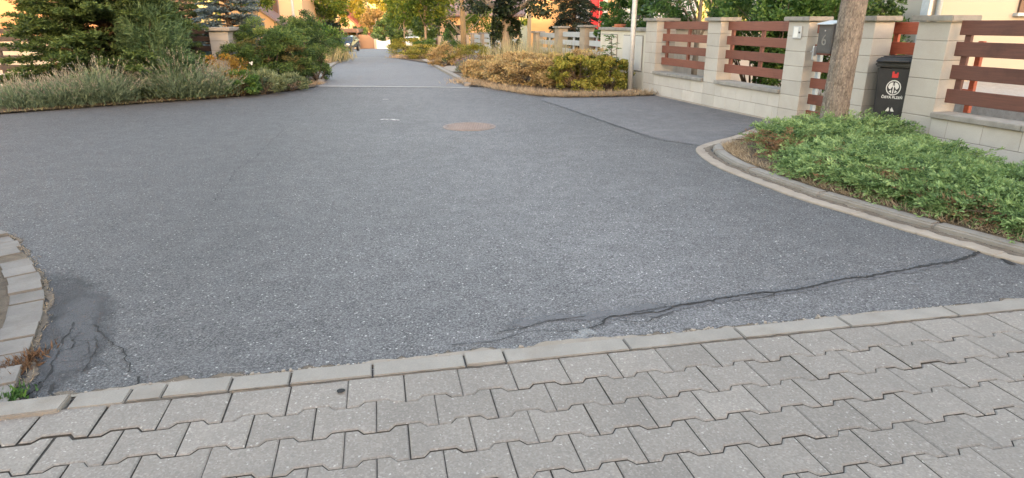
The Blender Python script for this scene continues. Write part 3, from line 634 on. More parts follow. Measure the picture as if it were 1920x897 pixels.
def base_wall(root, s0, s1, t0=.0, t1=.2, courses=2, ch=.2, sill=True, mat='block_cool', bl=.4, sill_over=.045):
    b = MB(); m = MB(); wbox(m, s0+.001, s1-.001, t0+.004, t1-.004, -.05, courses*ch-.003)
    for k in range(courses):
        s = s0-(bl/2 if k % 2 else .07)
        while s < s1:
            a, e = max(s, s0), min(s+bl, s1)
            if e-a > .03: wbox(b, a+.0015, e-.0015, t0, t1, k*ch+(.0025 if k else -.05), (k+1)*ch-.0025, rnd())
            s += bl
    w = b.build('base_wall', M[mat], root, bev=.003); m.build('mortar', M['mortar'], w)
    if sill:
        c = MB(); s = s0+.002
        while s < s1: e = min(s+1.0, s1-.002); wbox(c, s+.0015, e-.0015, t0-sill_over, t1+sill_over, courses*ch+.001, courses*ch+.058, rnd()); s += 1.0
        c.build('sill', M['capstone'], w, bev=.006)
def planks(root, s0, s1, zs, hp, t, mat, battens=(), th=.024, zb=0, bz=None):
    for z in zs:
        b = MB(); j = random.gauss(0, .004); a = random.gauss(0, .003)
        b.box(s0+j, s1+random.gauss(0, .004), t, t+th, z, z+hp, rnd(), lambda s, tt, zz: tuple(Wf(s, tt, zz+(s-s0)*a+zb)))
        b.build('plank', M[mat], root, bev=.003)
    for s in battens:
        b = MB(); z0, z1 = bz or (zs[0]-.0, zs[-1]+hp-.02); wbox(b, s-.035, s+.035, t+th+.002, t+th+.04, z0, z1, rnd(), zb); b.build('batten', M[mat], root, bev=.003)
PZ = [.585, .81, 1.032, 1.258]
fen = thing('garden_fence', 'red-brown plank fence between beige block pillars with a low block base, beyond the gate', 'fence', Wf(1.8, .1, 0))
pillar(fen, -.56, -.1, .0, .42, split=True); pillar(fen, 1.69, 2.07); pillar(fen, 3.73, 4.14)
base_wall(fen, -.099, 1.689); base_wall(fen, 2.071, 3.729)
wb = MB(); wbox(wb, 1.691, 2.069, -.012, .0, -.05, .0); 
planks(fen, -.06, 1.66, PZ, .136, .12, 'wood_red', (.06, .85, 1.58)); planks(fen, 2.1, 3.72, PZ, .136, .12, 'wood_red', (2.2, 2.98, 3.66))
foot = MB(); wbox(foot, -.1, 4.1, -.07, -.004, -.05, .018); tag(foot.build('wall_footing', M['kerb_sand'], bev=.01), kind='structure')
# nearer stretch
fen2 = thing('garden_fence', 'darker red-brown plank fence on a block base, right of the black bin', 'fence', Wf(7.5, .1, 0))
pillar(fen2, 4.89, 5.27); pillar(fen2, 5.87, 6.27)
base_wall(fen2, 6.271, 9.6, bl=.4); pillar(fen2, 9.602, 10.0)
lb = MB()
planks(fen2, 6.33, 9.58, [.565, .815, 1.05, 1.262], .145, .06, 'wood_dark', (6.42, 7.5, 8.6, 9.5))
# wicket gate
gate = thing('garden_gate', 'red-brown plank wicket gate hung on pale grey metal posts behind the tree trunk', 'gate', Wf(4.5, .12, 0))
gf = MB()
for s in (4.235, 4.82): wbox(gf, s-.03, s+.03, .15, .2, .02, 1.38)
for z in (.1, 1.3): wbox(gf, 4.266, 4.79, .155, .195, z-.02, z+.02)
gf.build('metal_frame', M['pale_metal'], gate, bev=.003)
planks(gate, 4.17, 4.86, [.08, .3, .52, .74, .965, 1.245], .135, .12, 'wood_red')
hd = MB(); wbox(hd, 4.2, 4.225, .06, .115, .9, 1.08); wbox(hd, 4.205, 4.22, .02, .075, 1.0, 1.015); hd.build('handle', M['galv'], gate, bev=.003)
# letter box with its number
mbx = thing('letter_box', 'dark grey metal letter box with the number 6 and a sloping lid', 'letter box', Wf(4.56, .05, 1.05))
b = MB(); b.box(4.40, 4.655, -.05, .10, 1.0, 1.36, .5, lambda s, t, z: tuple(Wf(s, t, z+(t+.05)*.2*(1 if z > 1.2 else 0)))); b.build('box', M['grey_metal'], mbx, bev=.004)
b = MB(); b.box(4.385, 4.67, -.085, .115, 1.362, 1.378, .5, lambda s, t, z: tuple(Wf(s, t, z+(t+.05)*.2))); b.build('lid', M['pale_metal'], mbx, bev=.003)
b = MB(); wbox(b, 4.42, 4.635, -.0545, -.0505, 1.02, 1.30); b.build('door', M['grey_metal'], mbx, bev=.0015)
b = MB(); wbox(b, 4.52, 4.535, -.062, -.056, 1.275, 1.29); b.build('lock', M['galv'], mbx)
def letters(text, size, parent, mat, origin, right, up, name='lettering', ext=.0015, bold=0):
    cu = bpy.data.curves.new('t', 'FONT'); cu.body = text; cu.size = size; cu.align_x = 'CENTER'; cu.align_y = 'CENTER'; cu.extrude = ext; cu.offset = bold
    o = bpy.data.objects.new('t', cu); COL.objects.link(o); bpy.context.view_layer.update()
    me = bpy.data.meshes.new_from_object(o.evaluated_get(bpy.context.evaluated_depsgraph_get())); bpy.data.objects.remove(o); bpy.data.curves.remove(cu)
    r, u = Vector(right).normalized(), Vector(up).normalized(); n = r.cross(u); mt = Matrix((r, u, n)).transposed().to_4x4(); mt.translation = Vector(origin); me.transform(mt)
    me.name = name; return link(name, me, mat, parent)
letters('6', .19, mbx, M['capstone'], Wf(4.525, -.057, 1.16), WD, (0, 0, 1), 'number', .002)
# bell plate
bell = thing('doorbell', 'small white doorbell plate on the pillar left of the letter box', 'doorbell', Wf(3.95, 0, 1.2))
b = MB(); wbox(b, 3.86, 4.03, -.022, -.001, 1.17, 1.335); b.build('housing', M['galv'], bell, bev=.004)
b = MB(); wbox(b, 3.885, 3.97, -.0265, -.0225, 1.185, 1.32); b.build('plate', M['white'], bell, bev=.001)
b = MB(); wbox(b, 3.985, 4.015, -.03, -.0225, 1.24, 1.265); b.build('button', M['grey_metal'], bell, bev=.001)
# bright red planks at the back of the bin niche
rg = thing('back_fence', 'bright red-brown plank panel closing the niche behind the black bin', 'fence panel', Wf(5.57, .45, 0))
planks(rg, 5.1, 6.2, [.06, .3, .54, .78, 1.02, 1.25], .14, .36, 'wood_new', (5.22, 6.05))
rg2 = thing('plank_fence', 'short bright red-brown planks at the pillar, half hidden behind the dark plank fence', 'fence', Wf(6.38, .34, 0))
for z in (.6, .83, 1.07): b = MB(); wbox(b, 6.275, 6.43, .3, .324, z, z+.1, rnd()); b.build('plank', M['wood_new'], rg2, bev=.003)
b = MB(); wbox(b, 6.35, 6.41, .326, .37, .45, 1.2); b.build('batten', M['wood_new'], rg2, bev=.003)
# wheelie bin
bc = Vector((4.62, 7.86, .0)); fn_ = Vector((-.66, -.75, 0)).normalized(); rn = Vector((-fn_.y, fn_.x, 0))   # front normal, viewer's right
bin_ = thing('wheelie_bin', 'black wheelie bin with a white tree emblem and red sticker between two pillars', 'bin', bc)
def bw(x, y, z): return tuple(bc+rn*x-fn_*y+Vector((0, 0, z)))
b = MB(); wb_, wt_, db_, dt_ = .165, .205, .19, .24
b.prism([(-wb_, -db_), (wb_, -db_), (wb_, db_), (-wb_, db_)], .06, .9, .5, [(-wt_, -dt_), (wt_, -dt_), (wt_, dt_), (-wt_, dt_)], bw)
b.build('body', M['bin'], bin_, bev=.025, seg=3)
b = MB(); b.box(-.225, .225, -.265, .26, .895, .945, .5, bw); b.build('rim', M['bin'], bin_, bev=.014, seg=2)
b = MB(); b.prism([(-.232, -.285), (.232, -.285), (.232, .275), (-.232, .275)], .948, 1.0, .5, [(-.2, -.24), (.2, -.24), (.2, .255), (-.2, .255)], bw)
ld = b.build('lid', M['bin'], bin_, bev=.012, seg=2)
b = MB(); b.box(-.13, .13, -.345, -.302, .955, .972, .5, bw); b.box(-.17, .17, -.2, .2, 1.001, 1.012, .5, bw); b.build('lid_ribs', M['bin'], ld, bev=.004)
b = MB(); b.tube([bw(-.2, .31, .97), bw(.2, .31, .97)], .017, 10); b.build('handle', M['bin'], bin_, smooth=True)
for sx in (-1, 1):
    b = MB(); b.tube([bw(sx*.16, .22, .1), bw(sx*.215, .22, .1)], .1, 20); b.build('wheel', M['black'], bin_)
def bf(x, z, e=.0):                                # point on the sloping front face
    f = (z-.06)/.84; return Vector(bw(x, -(db_+(dt_-db_)*f)-.002-e, z))
def fpoly(mb, pts, e=.0): mb.add([bf(x, z, e) for x, z in pts], [tuple(range(len(pts)))])
em = MB(); ez = .66; n = 40
for i in range(n):
    a, c = i*2*math.pi/n, (i+1)*2*math.pi/n
    fpoly(em, [(math.cos(q)*r, ez+math.sin(q)*r*1.12) for q, r in ((a, .068), (c, .068), (c, .078), (a, .078))])
for sx in (-1, 1):                                 # two leafy halves and a trunk inside the ring
    fpoly(em, [(sx*x, ez+z) for x, z in ((.008, .062), (.03, .058), (.05, .036), (.056, .01), (.046, -.012), (.03, -.02), (.022, -.004), (.012, .012))])
    fpoly(em, [(sx*x, ez+z) for x, z in ((.016, -.062), (.045, -.045), (.032, -.034), (.02, -.024))])
fpoly(em, [(-.007, ez-.066), (.007, ez-.066), (.005, ez), (.014, ez+.03), (.004, ez+.02), (0, ez+.055), (-.004, ez+.02), (-.014, ez+.03), (-.005, ez)])
em.build('emblem', M['white'], bin_, clean=False)
upv = bf(0, .9)-bf(0, .3)
letters('ČISTÁ PLZEŇ', .038, bin_, M['white'], bf(0, .548), rn, upv, 'lettering', .0008, .0012)
b = MB(); fpoly(b, [(-.035, .775), (.03, .775), (.03, .835), (.012, .835), (.012, .82), (-.012, .82), (-.012, .845), (-.035, .845)]); b.build('sticker', M['red'], bin_, clean=False)
b = MB(); fpoly(b, [(-.045, .385), (-.012, .385), (-.006, .41), (-.018, .435), (-.034, .41)]); fpoly(b, [(.045, .385), (.012, .385), (.006, .41), (.018, .435), (.034, .41)]); b.build('hand_mark', M['white'], bin_, clean=False)
# utility cabinets set in the wall, and the grey fence running down the street
cabw = thing('cabinet_wall', 'cream wall niche with two flush meter cabinets and a thin brown coping', 'wall', Wf(-1.8, .2, 0))
b = MB(); wbox(b, -3.05, -.561, .1, .4, -.05, 1.2); b.build('wall', M['cabinet'], cabw, bev=.004)
b = MB(); wbox(b, -3.07, -.5, .05, .45, 1.201, 1.265); b.build('coping', M['capstone'], cabw, bev=.005)
for s0, s1, m_ in ((-2.95, -2.1, 'cabinet'), (-1.75, -.85, 'cabinet_grey')):
    b = MB(); wbox(b, s0-.02, s1+.02, .092, .0985, .38, 1.12); fr = b.build('cabinet_frame', M['capstone'], cabw)
    b = MB(); wbox(b, s0, s1, .075, .0915, .4, 1.1); b.build('cabinet_door', M[m_], fr, bev=.004)
gz = lambda t: T(13.13+.9606*t)
gfen = thing('garden_fence', 'light grey plank fence between stone-coloured posts, in front of the red and white house', 'fence', Wf(-5.5, .1, 0))
def gpost(root, t, w, h, mat='post_tan'): 
    pillar(root, -t-w/2, -t+w/2, .05, .05+w*.8, max(1, int(h/.2)), h/max(1, int(h/.2)), gz(t), mat, .055, .05)
gpost(gfen, 4.1, .34, 1.27); gpost(gfen, 6.0, .34, 1.27); gpost(gfen, 8.0, .3, 1.16)
for a, c in ((3.08, 3.9), (4.3, 5.8), (6.2, 7.82)): planks(gfen, -c, -a, [.38, .6, .82, 1.03], .13, .16, 'wood_grey', (-(a+c)/2,), .024, gz((a+c)/2), (.3, 1.12)); 
b = MB()
for a, c in ((3.06, 3.9), (4.3, 5.8), (6.2, 7.82)): wbox(b, -c, -a, .1, .28, -.1, .3, .5, gz((a+c)/2))
b.build('base_wall', M['block_cool'], gfen, bev=.004)
gfen2 = thing('garden_fence', 'light grey plank fence farther down the street, beyond the ivy-clad trunk', 'fence', Wf(-14, .1, gz(14)))
for t in (11.7, 13.3, 15.1, 16.9): gpost(gfen2, t, .28, 1.2)
for a, c in ((10.2, 11.5), (11.9, 13.1), (13.5, 14.9), (15.3, 16.7)): planks(gfen2, -c, -a, [.2, .42, .64, .86, 1.04], .14, .14, 'wood_grey', (-(a+c)/2,), .024, gz((a+c)/2), (.1, 1.12))
gfen3 = thing('garden_fence', 'row of tan wooden fence posts with a dark red board, farthest along the street', 'fence', Wf(-21, .1, gz(21)))
for t in (18.6, 19.8, 21.5, 23, 24.2, 25.4): 
    b = MB(); wbox(b, -t-.13, -t+.13, .05, .3, -.1, 1.2, rnd(), gz(t)); b.build('post', M['post_tan'], gfen3, bev=.01)
planks(gfen3, -26.6, -25.4, [.1, .3, .5, .7, .9], .19, .12, 'wood_dark', (), .024, gz(26))
for a, c in ((18.8, 21.4), (21.7, 25)): planks(gfen3, -c, -a, [.3, .62, .92], .1, .16, 'wood_grey', (), .024, gz((a+c)/2))
# galvanised pole
pl = thing('lamp_post', 'round galvanised steel lamp post rising from the yellow-green bush', 'lamp post', (2.47, 13.75, 0))
b = MB(); b.tube([(2.47, 13.75, -.1), (2.47, 13.75, 1.2), (2.475, 13.75, 2.6), (2.48, 13.75, 5.2)], [.056, .052, .05, .036], 20); b.build('pole', M['galv'], pl, smooth=True, clean=False)
b = MB(); b.tube([(2.48, 13.75, 5.2), (2.3, 13.65, 5.35), (1.9, 13.5, 5.4)], [.03, .028, .025], 12); arm = b.build('arm', M['galv'], pl, smooth=True, clean=False)
b = MB(); b.box(1.35, 1.9, 13.32, 13.56, 5.36, 5.45); b.build('lamp_head', M['grey_metal'], arm, bev=.02)
b = MB(); b.tube([(2.47, 13.75, .0), (2.47, 13.75, .05)], .075, 20); b.build('base_ring', M['capstone'], pl)
# ---- garden floor behind the wall
gpoly = [tuple(Wf(s, .2, 0))[:2] for s in (-.1, 12)]
sheet('garden_gravel', [tuple(Wf(-2, .25, 0))[:2], tuple(Wf(12, .25, 0))[:2], (14, 2), (14, 14.8), (3.0, 14.8)], M['gravel'], .03, kind='structure')
# ---- LEFT: plank fence with grey posts
lf = thing('garden_fence', 'old dark brown plank fence behind the lavender, with pale block pillars', 'fence', (-8.5, 14.6, 0))
def lbox(mb, x0, x1, y0, y1, z0, z1, tint=.5): mb.box(x0, x1, y0, y1, z0, z1, tint)
for xc in (-6.28, -9.6, -12.8):
    b = MB(); m = MB(); lbox(m, xc-.196, xc+.196, 14.404, 14.796, -.05, 1.19)
    for k in range(6): lbox(b, xc-.2, xc+.2, 14.4, 14.8, k*.2+(.0025 if k else -.05), k*.2+.1975, rnd())
    p = b.build('pillar', M['block_grey'], lf, bev=.004); m.build('mortar', M['mortar'], p)
    c = MB(); lbox(c, xc-.27, xc+.27, 14.33, 14.87, 1.201, 1.275, rnd()); c.build('capstone', M['capstone'], p, bev=.008)
for a, c in ((-9.39, -6.49), (-12.59, -9.81), (-16.5, -13.01)):
    for z in (.38, .58, .78, .98, 1.14): b = MB(); lbox(b, a, c, 14.56, 14.585, z, z+.11, rnd()); b.build('plank', M['wood_brown'], lf, bev=.003)
    for x in (a+.05, (a+c)/2, c-.05): b = MB(); lbox(b, x-.04, x+.04, 14.588, 14.63, .3, 1.22, rnd()); b.build('batten', M['wood_brown'], lf, bev=.003)
b = MB()
for a, c in ((-9.39, -6.49), (-12.59, -9.81), (-16.5, -13.01)): lbox(b, a, c, 14.47, 14.72, -.05, .3)
b.build('base_wall', M['block_cool'], lf, bev=.004)

# ================================================================== HOUSES
def house(name, label, x0, x1, y0, y1, hw, hr, wall, roof, ridge='x', zb=None, over=.35, wins=(), plinth=None, verge=None, cat='house'):
    """walls, pitched roof with thickness, and windows (face, centre along, sill z, width, height)"""
    zb = T((y0+y1)/2)-.05 if zb is None else zb; root = thing(name, label, cat, ((x0+x1)/2, (y0+y1)/2, zb))
    b = MB(); cx, cy = (x0+x1)/2, (y0+y1)/2
    if ridge == 'y': P = [(x0, zb), (x1, zb), (x1, zb+hw), (cx, zb+hr), (x0, zb+hw)]; V = [(x, y, z) for y in (y0, y1) for x, z in P]
    else: P = [(y0, zb), (y1, zb), (y1, zb+hw), (cy, zb+hr), (y0, zb+hw)]; V = [(x, y, z) for x in (x0, x1) for y, z in P]
    b.add(V, [(0, 1, 2, 3, 4), (9, 8, 7, 6, 5)]+[(i, (i+1) % 5, 5+(i+1) % 5, 5+i) for i in range(5)]); b.build('wall', M[wall], root)
    th = .16
    for sgn in (-1, 1):
        r = MB()
        if ridge == 'y':
            e = x0 if sgn < 0 else x1; sl = (hr-hw)/abs(cx-e); ex = e+sgn*over; ez = zb+hw-sl*over+.02
            q = [(cx, zb+hr+.02), (ex, ez), (ex, ez+th), (cx, zb+hr+.02+th)]; V = [(x, y, z) for y in (y0-over, y1+over) for x, z in q]
        else:
            e = y0 if sgn < 0 else y1; sl = (hr-hw)/abs(cy-e); ey = e+sgn*over; ez = zb+hw-sl*over+.02
            q = [(cy, zb+hr+.02), (ey, ez), (ey, ez+th), (cy, zb+hr+.02+th)]; V = [(x, y, z) for x in (x0-over, x1+over) for y, z in q]
        r.add(V, [(0, 1, 2, 3), (7, 6, 5, 4)]+[(i, (i+1) % 4, 4+(i+1) % 4, 4+i) for i in range(4)]); rf = r.build('roof', M[roof], root)
        if verge and ridge == 'y':
            g = MB(); q2 = [(x, z-.14) for x, z in q[:2]]+[(x, z+.03) for x, z in q[2:]]; V = [(x, y, z) for y in (y0-over-.06, y0-over-.004) for x, z in q2]
            g.add(V, [(0, 1, 2, 3), (7, 6, 5, 4)]+[(i, (i+1) % 4, 4+(i+1) % 4, 4+i) for i in range(4)]); g.build('verge_board', M[verge], rf)
        if verge and ridge == 'x':
            for xx in (x0-over-.06, x1+over+.004):
                g = MB(); q2 = [(y, z-.14) for y, z in q[:2]]+[(y, z+.03) for y, z in q[2:]]; V = [(x, y, z) for x in (xx, xx+.056) for y, z in q2]
                g.add(V, [(0, 1, 2, 3), (7, 6, 5, 4)]+[(i, (i+1) % 4, 4+(i+1) % 4, 4+i) for i in range(4)]); g.build('verge_board', M[verge], rf)
    if plinth:
        pz = plinth[1]; b = MB(); b.box(x0-.03, x1+.03, y0-.03, y1+.03, zb-.1, zb+pz); b.build('plinth', M[plinth[0]], root, bev=.01)
    for face, c, sz, w, h in wins:
        z0, z1 = zb+sz, zb+sz+h; f = MB(); p = MB(); s_ = MB()
        def bx(mb, a0, a1, z0, z1, d0, d1):
            if face == 'S': mb.box(a0, a1, y0-d1, y0-d0, z0, z1)
            elif face == 'W': mb.box(x0-d1, x0-d0, a0, a1, z0, z1)
            elif face == 'E': mb.box(x1+d0, x1+d1, a0, a1, z0, z1)
        for a0, a1, q0, q1 in ((c-w/2, c-w/2+.07, z0, z1), (c+w/2-.07, c+w/2, z0, z1), (c-w/2+.07, c+w/2-.07, z0, z0+.07), (c-w/2+.07, c+w/2-.07, z1-.07, z1), (c-.03, c+.03, z0+.07, z1-.07)): bx(f, a0, a1, q0, q1, .002, .05)
        wo = f.build('window', M['frame_brown' if wall != 'pl_white' else 'frame_white'], root); bx(p, c-w/2+.05, c+w/2-.05, z0+.05, z1-.05, .004, .02); p.build('pane', M['glass'], wo); bx(s_, c-w/2-.06, c+w/2+.06, z0-.06, z0-.005, .002, .12); s_.build('sill', M['pale_metal'], wo)
    return root
house('house', 'sunlit orange plastered house behind the brown plank fence on the left', -21, -10.2, 19.5, 22, 4.6, 8, 'pl_orange', 'roof_brown', 'x', plinth=('pl_plinth', 1.1), wins=(('S', -16.6, 1.6, 1.3, 1.4),))
hb = house('house', 'peach house with a mauve-grey gable, beyond the blue spruce', -13.0, -10.75, 35, 38, 5.0, 8, 'pl_peach', 'roof_mauve', 'x', wins=(('S', -11.3, 3.3, .7, 1.2),))
lean = MB(); lean.add([(x, y, z) for y in (33.6, 34.95) for x, z in ((-14.4, -.5), (-11.35, -.5), (-11.35, 1.15), (-14.4, 3.35))], [(0, 1, 2, 3), (7, 6, 5, 4)]+[(i, (i+1) % 4, 4+(i+1) % 4, 4+i) for i in range(4)]); lean.build('annexe', M['pl_yellow'], hb)
lr = MB(); lr.add([(x, y, z) for y in (33.4, 34.94) for x, z in ((-14.5, 3.44), (-11.15, 1.02), (-11.15, 1.14), (-14.5, 3.56))], [(0, 1, 2, 3), (7, 6, 5, 4)]+[(i, (i+1) % 4, 4+(i+1) % 4, 4+i) for i in range(4)]); lr.build('annexe_roof', M['roof_mauve'], hb)
sg = MB(); sg.box(-12.95, -11.95, 34.96, 34.985, 1.0, 4.6); sg.build('slate_cladding', M['pl_grey'], hb)
wd = MB(); wd.box(-12.3, -12.0, 34.93, 34.957, 1.7, 3.2); wd.build('shutter', M['frame_brown'], hb)
zf = T(108)
house('house', 'far peach gabled house with red verge boards at the end of the street', -33.2, -23.2, 108, 118, 2.3, 6.6, 'pl_peach', 'roof_red', 'y', zf-.05, .5, (('S', -28.8, 3.4, 1.1, 1.3),), verge='roof_red')
cp = thing('carport', 'open carport with a flat brown roof left of the brown arched wall', 'carport', (-25.5, 97, T(97)))
b = MB(); b.box(-27.8, -21.6, 95, 99, T(97)+2.25, T(97)+2.75); b.build('roof', M['roof_brown'], cp, bev=.03)
for x in (-27.6, -21.9):
    for y in (95.2, 98.8): b = MB(); b.box(x-.12, x+.12, y-.12, y+.12, T(97)-.1, T(97)+2.245); b.build('post', M['wood_brown'], cp)
b = MB(); b.box(-27.6, -21.8, 98.95, 99.1, T(97)-.1, T(97)+2.24); b.build('back_wall', M['pl_brown'], cp)
house('house', 'house with mauve tiled roof and orange-brown gable behind the thin trunk', -5.4, 0.5, 50, 60, 3.3, 7.6, 'pl_peach', 'roof_mauve', 'x', over=.5, verge='frame_white', wins=(('S', -4.3, 1.0, 1.0, 1.3),))
house('house', 'bright apricot house behind the ivy-clad tree on the right', 1.05, 3.5, 37, 46, 6, 9, 'pl_yellow', 'roof_brown', 'x', wins=())
hw = house('house', 'white house with a tall red panel and orange strip behind the box shrub', 3.35, 8.4, 31, 40, 5.6, 8.5, 'pl_white', 'roof_brown', 'x', wins=(('S', 5.9, 2.0, 1.2, 1.4),))
b = MB(); b.box(3.55, 3.95, 30.9, 30.996, -.3, 4); b.box(3.99, 4.12, 30.93, 30.996, -.3, 4.0); b.build('red_panel', M['pl_red'], hw)
b = MB(); b.box(4.35, 4.95, 30.93, 30.996, -.3, 4); b.build('orange_strip', M['pl_yellow'], hw)
hB = house('house', 'large beige plastered house with a grey corner downpipe on the right', 7.62, 19, 12.4, 22, 5.4, 8.5, 'pl_beige', 'roof_brown', 'x', wins=(('S', 9.75, 1.62, 1.1, 1.3),))
b = MB(); b.tube([(7.72, 12.33, 0), (7.72, 12.33, 5.3)], .05, 12); b.build('downpipe', M['pale_metal'], hB, smooth=True)
b = MB(); b.box(7.56, 7.617, 12.36, 12.6, 0, 5.3); b.build('corner_trim', M['galv'], hB)
ter = MB(); ter.box(6.6, 13, 8.2, 12.3, -.05, .34); ter.build('terrace', M['gravel'], hB, bev=.02)
house('house', 'cream house far behind the pillars, above the clipped hedge', 15.5, 24, 30, 40, 5, 8, 'pl_white', 'roof_red', 'x')
# behind the viewer: unseen buildings added, heights shaped to shade the junction
house('house', 'unseen tall plastered house added behind the viewer to shade the junction', -2.2, 11.2, -24, -15, 6.2, 10.2, 'pl_beige', 'roof_brown', 'x', 0, wins=())
house('house', 'unseen low bungalow added behind the viewer to shade the right side', 11.6, 32, -24, -15, 3.4, 6.6, 'pl_white', 'roof_red', 'x', 0)
gr = house('shade_building', 'unseen low outbuilding added behind the viewer to shade the left side', -26, -3.4, -22, -15, 3.2, 4.9, 'pl_white', 'roof_brown', 'x', 0, cat='shade_building')

# ================================================================== STREET END: wall, gate, cars
zw = T(96); bw_ = thing('arched_wall', 'brown plastered wall with an arched top at the end of the street', 'wall', (at(682, 96), 96, zw))
arch = [(at(664, 96), 0), (at(700, 96), 0), (at(700, 96), 1.25)]+[(at(p, 96), z) for p, z in ((697, 1.45), (692, 1.75), (688, 1.9), (684, 1.95), (676, 1.97), (668, 1.93), (664, 1.85))]
b = MB(); b.add([(x, y, zw+z-.05) for y in (96, 96.25) for x, z in arch], [tuple(range(len(arch))), tuple(range(2*len(arch)-1, len(arch)-1, -1))]+[(i, (i+1) % len(arch), len(arch)+(i+1) % len(arch), len(arch)+i) for i in range(len(arch))]); b.build('wall', M['pl_brown'], bw_)
b = MB(); b.box(at(699.5, 96), at(706, 96), 95.7, 96.2, zw-.05, zw+1.35); b.build('pillar', M['pl_plinth'], bw_, bev=.02)
pw = thing('garden_wall', 'pale low wall with gate post behind the dark blue car', 'wall', (at(657, 95), 95, zw))
b = MB(); b.box(at(640, 95), at(667, 95), 95, 95.2, zw-.05, zw+1.25); b.build('wall', M['pl_plinth'], pw, bev=.02)
for p in (668, 670.5): b = MB(); b.box(at(p, 94.8), at(p, 94.8)+.12, 94.6, 94.8, zw-.05, zw+1.3); b.build('post', M['post_tan'], pw)
gt = thing('white_gate', 'white sheet gate with faint dark lettering and a dipped top at the street end', 'gate', (at(717, 95), 95, zw))
top = [(703.5, 1.25), (709, 1.12), (714, 1.04), (719, 1.04), (724, 1.15), (729, 1.27)]
pts = [(at(703.5, 95), .02), (at(731, 95), .02)]+[(at(p, 95), z) for p, z in top[::-1]]
b = MB(); b.add([(x, y, zw+z) for y in (95, 95.06) for x, z in pts], [tuple(range(8)), tuple(range(15, 7, -1))]+[(i, (i+1) % 8, 8+(i+1) % 8, 8+i) for i in range(8)]); b.build('panel', M['gate_white'], gt)
b = MB(); random.seed(3)
for row, (z, x0, x1) in enumerate(((.66, 707, 712), (.5, 707, 721), (.38, 707, 714))):
    p = x0
    while p < x1: w = random.uniform(.5, 1.2); b.box(at(p, 95), at(p+w, 95), 94.985, 94.998, zw+z, zw+z+random.uniform(.05, .1)); p += w+.35
b.box(at(712, 95), at(719, 95), 94.985, 94.998, zw+.86, zw+.9); b.build('lettering', M['asphalt_smooth'], gt)
gp = thing('gate_pillar', 'small ochre block pillar beside the white gate', 'pillar', (at(725, 95.5), 95.6, zw))
b = MB(); b.box(at(722, 95.6), at(728.5, 95.6), 95.4, 95.9, zw-.05, zw+1.55); p = b.build('pillar', M['post_tan'], gp, bev=.02); b = MB(); b.box(at(721.5, 95.6), at(729, 95.6), 95.35, 95.95, zw+1.551, zw+1.62); b.build('capstone', M['capstone'], p)
def car(name, label, x, y, front, paint, suv=0):
    """front -1: nose towards the viewer"""
    z = T(y); r = thing(name, label, 'car', (x, y, z)); s = front
    W, L, Hh = .88, 2.15, 1.5
    prof = [(-2.15, .35), (-2.12, .78), (-1.95, .92), (-1.15, 1.0), (-.55, 1.42), (.2, 1.5), (1.2, 1.46), (1.85, 1.05), (2.1, .95), (2.15, .4)]  # nose at -L
    def sec(u, zz): w = W*(1-.18*max(0, (zz-.95)/.55))*(1-.08*(abs(u)/L)**4); return w
    V = []; n = len(prof)
    for sx in (-1, 1): V += [(x+sx*sec(u, zz), y+u*(1 if s < 0 else -1), z+zz) for u, zz in prof]
    b = MB(); b.add(V, [tuple(range(n)), tuple(range(2*n-1, n-1, -1))]+[(i, (i+1) % n, n+(i+1) % n, n+i) for i in range(n)]); b.build('body', M[paint], r, bev=.05, seg=2)
    f = lambda u: y+u*(1 if s < 0 else -1)
    def quad(mat, nm, pts, par=r):
        q = MB(); q.add([(x+a, f(u), z+zz) for a, u, zz in pts], [tuple(range(len(pts)))]); return q.build(nm, M[mat], par, clean=False)
    quad('glass', 'windscreen', [(-.74, -1.13, 1.05), (.74, -1.13, 1.05), (.63, -.6, 1.42), (-.63, -.6, 1.42)])
    quad('glass', 'rear_window', [(-.64, 1.86, 1.1), (.64, 1.86, 1.1), (.58, 1.3, 1.43), (-.58, 1.3, 1.43)])
    for sx in (-1, 1):
        quad('glass', 'side_window', [(sx*.86, -.95, 1.06), (sx*.86, 1.5, 1.06), (sx*.745, 1.0, 1.4), (sx*.745, -.5, 1.4)])
        q = MB(); q.box(x+sx*.52, x+sx*.82, min(f(-2.17), f(-2.1)), max(f(-2.17), f(-2.1)), z+.66, z+.82); q.build('headlight', M['lamp'], r, bev=.02)
        q = MB(); q.box(x+sx*.6, x+sx*.84, min(f(2.06), f(2.17)), max(f(2.06), f(2.17)), z+.78, z+.98); q.build('tail_light', M['tail'], r, bev=.02)
        q = MB(); q.box(x+sx*.9, x+sx*1.08, f(-.8)-.05, f(-.8)+.05, z+1.0, z+1.13); q.build('mirror', M['black'], r, bev=.02)
        for u in (-1.35, 1.35):
            q = MB(); q.tube([(x+sx*.68, f(u), z+.31), (x+sx*.89, f(u), z+.31)], .31, 20); wh = q.build('wheel', M['black'], r); q = MB(); q.tube([(x+sx*.885, f(u), z+.31), (x+sx*.9, f(u), z+.31)], .2, 14); q.build('rim', M['chrome'], wh)
    for u in (-2.18, 2.16): q = MB(); q.box(x-.8, x+.8, f(u)-.03, f(u)+.03, z+.34, z+.56); q.build('bumper', M['black'], r, bev=.02)
    q = MB(); q.box(x-.26, x+.26, f(2.2)-.01, f(2.2)+.01, z+.62, z+.73); q.build('number_plate', M['white'], r)
    return r
car('parked_car', 'dark blue parked car with its nose towards the viewer, half behind the left shrubs', at(646.5, 66), 66, -1, 'car_blue')
car('parked_car', 'white parked car seen from behind at the street end, above the bush', at(772, 78), 78, 1, 'car_white')
# ================================================================== PLANTS
rnd_ = RNG
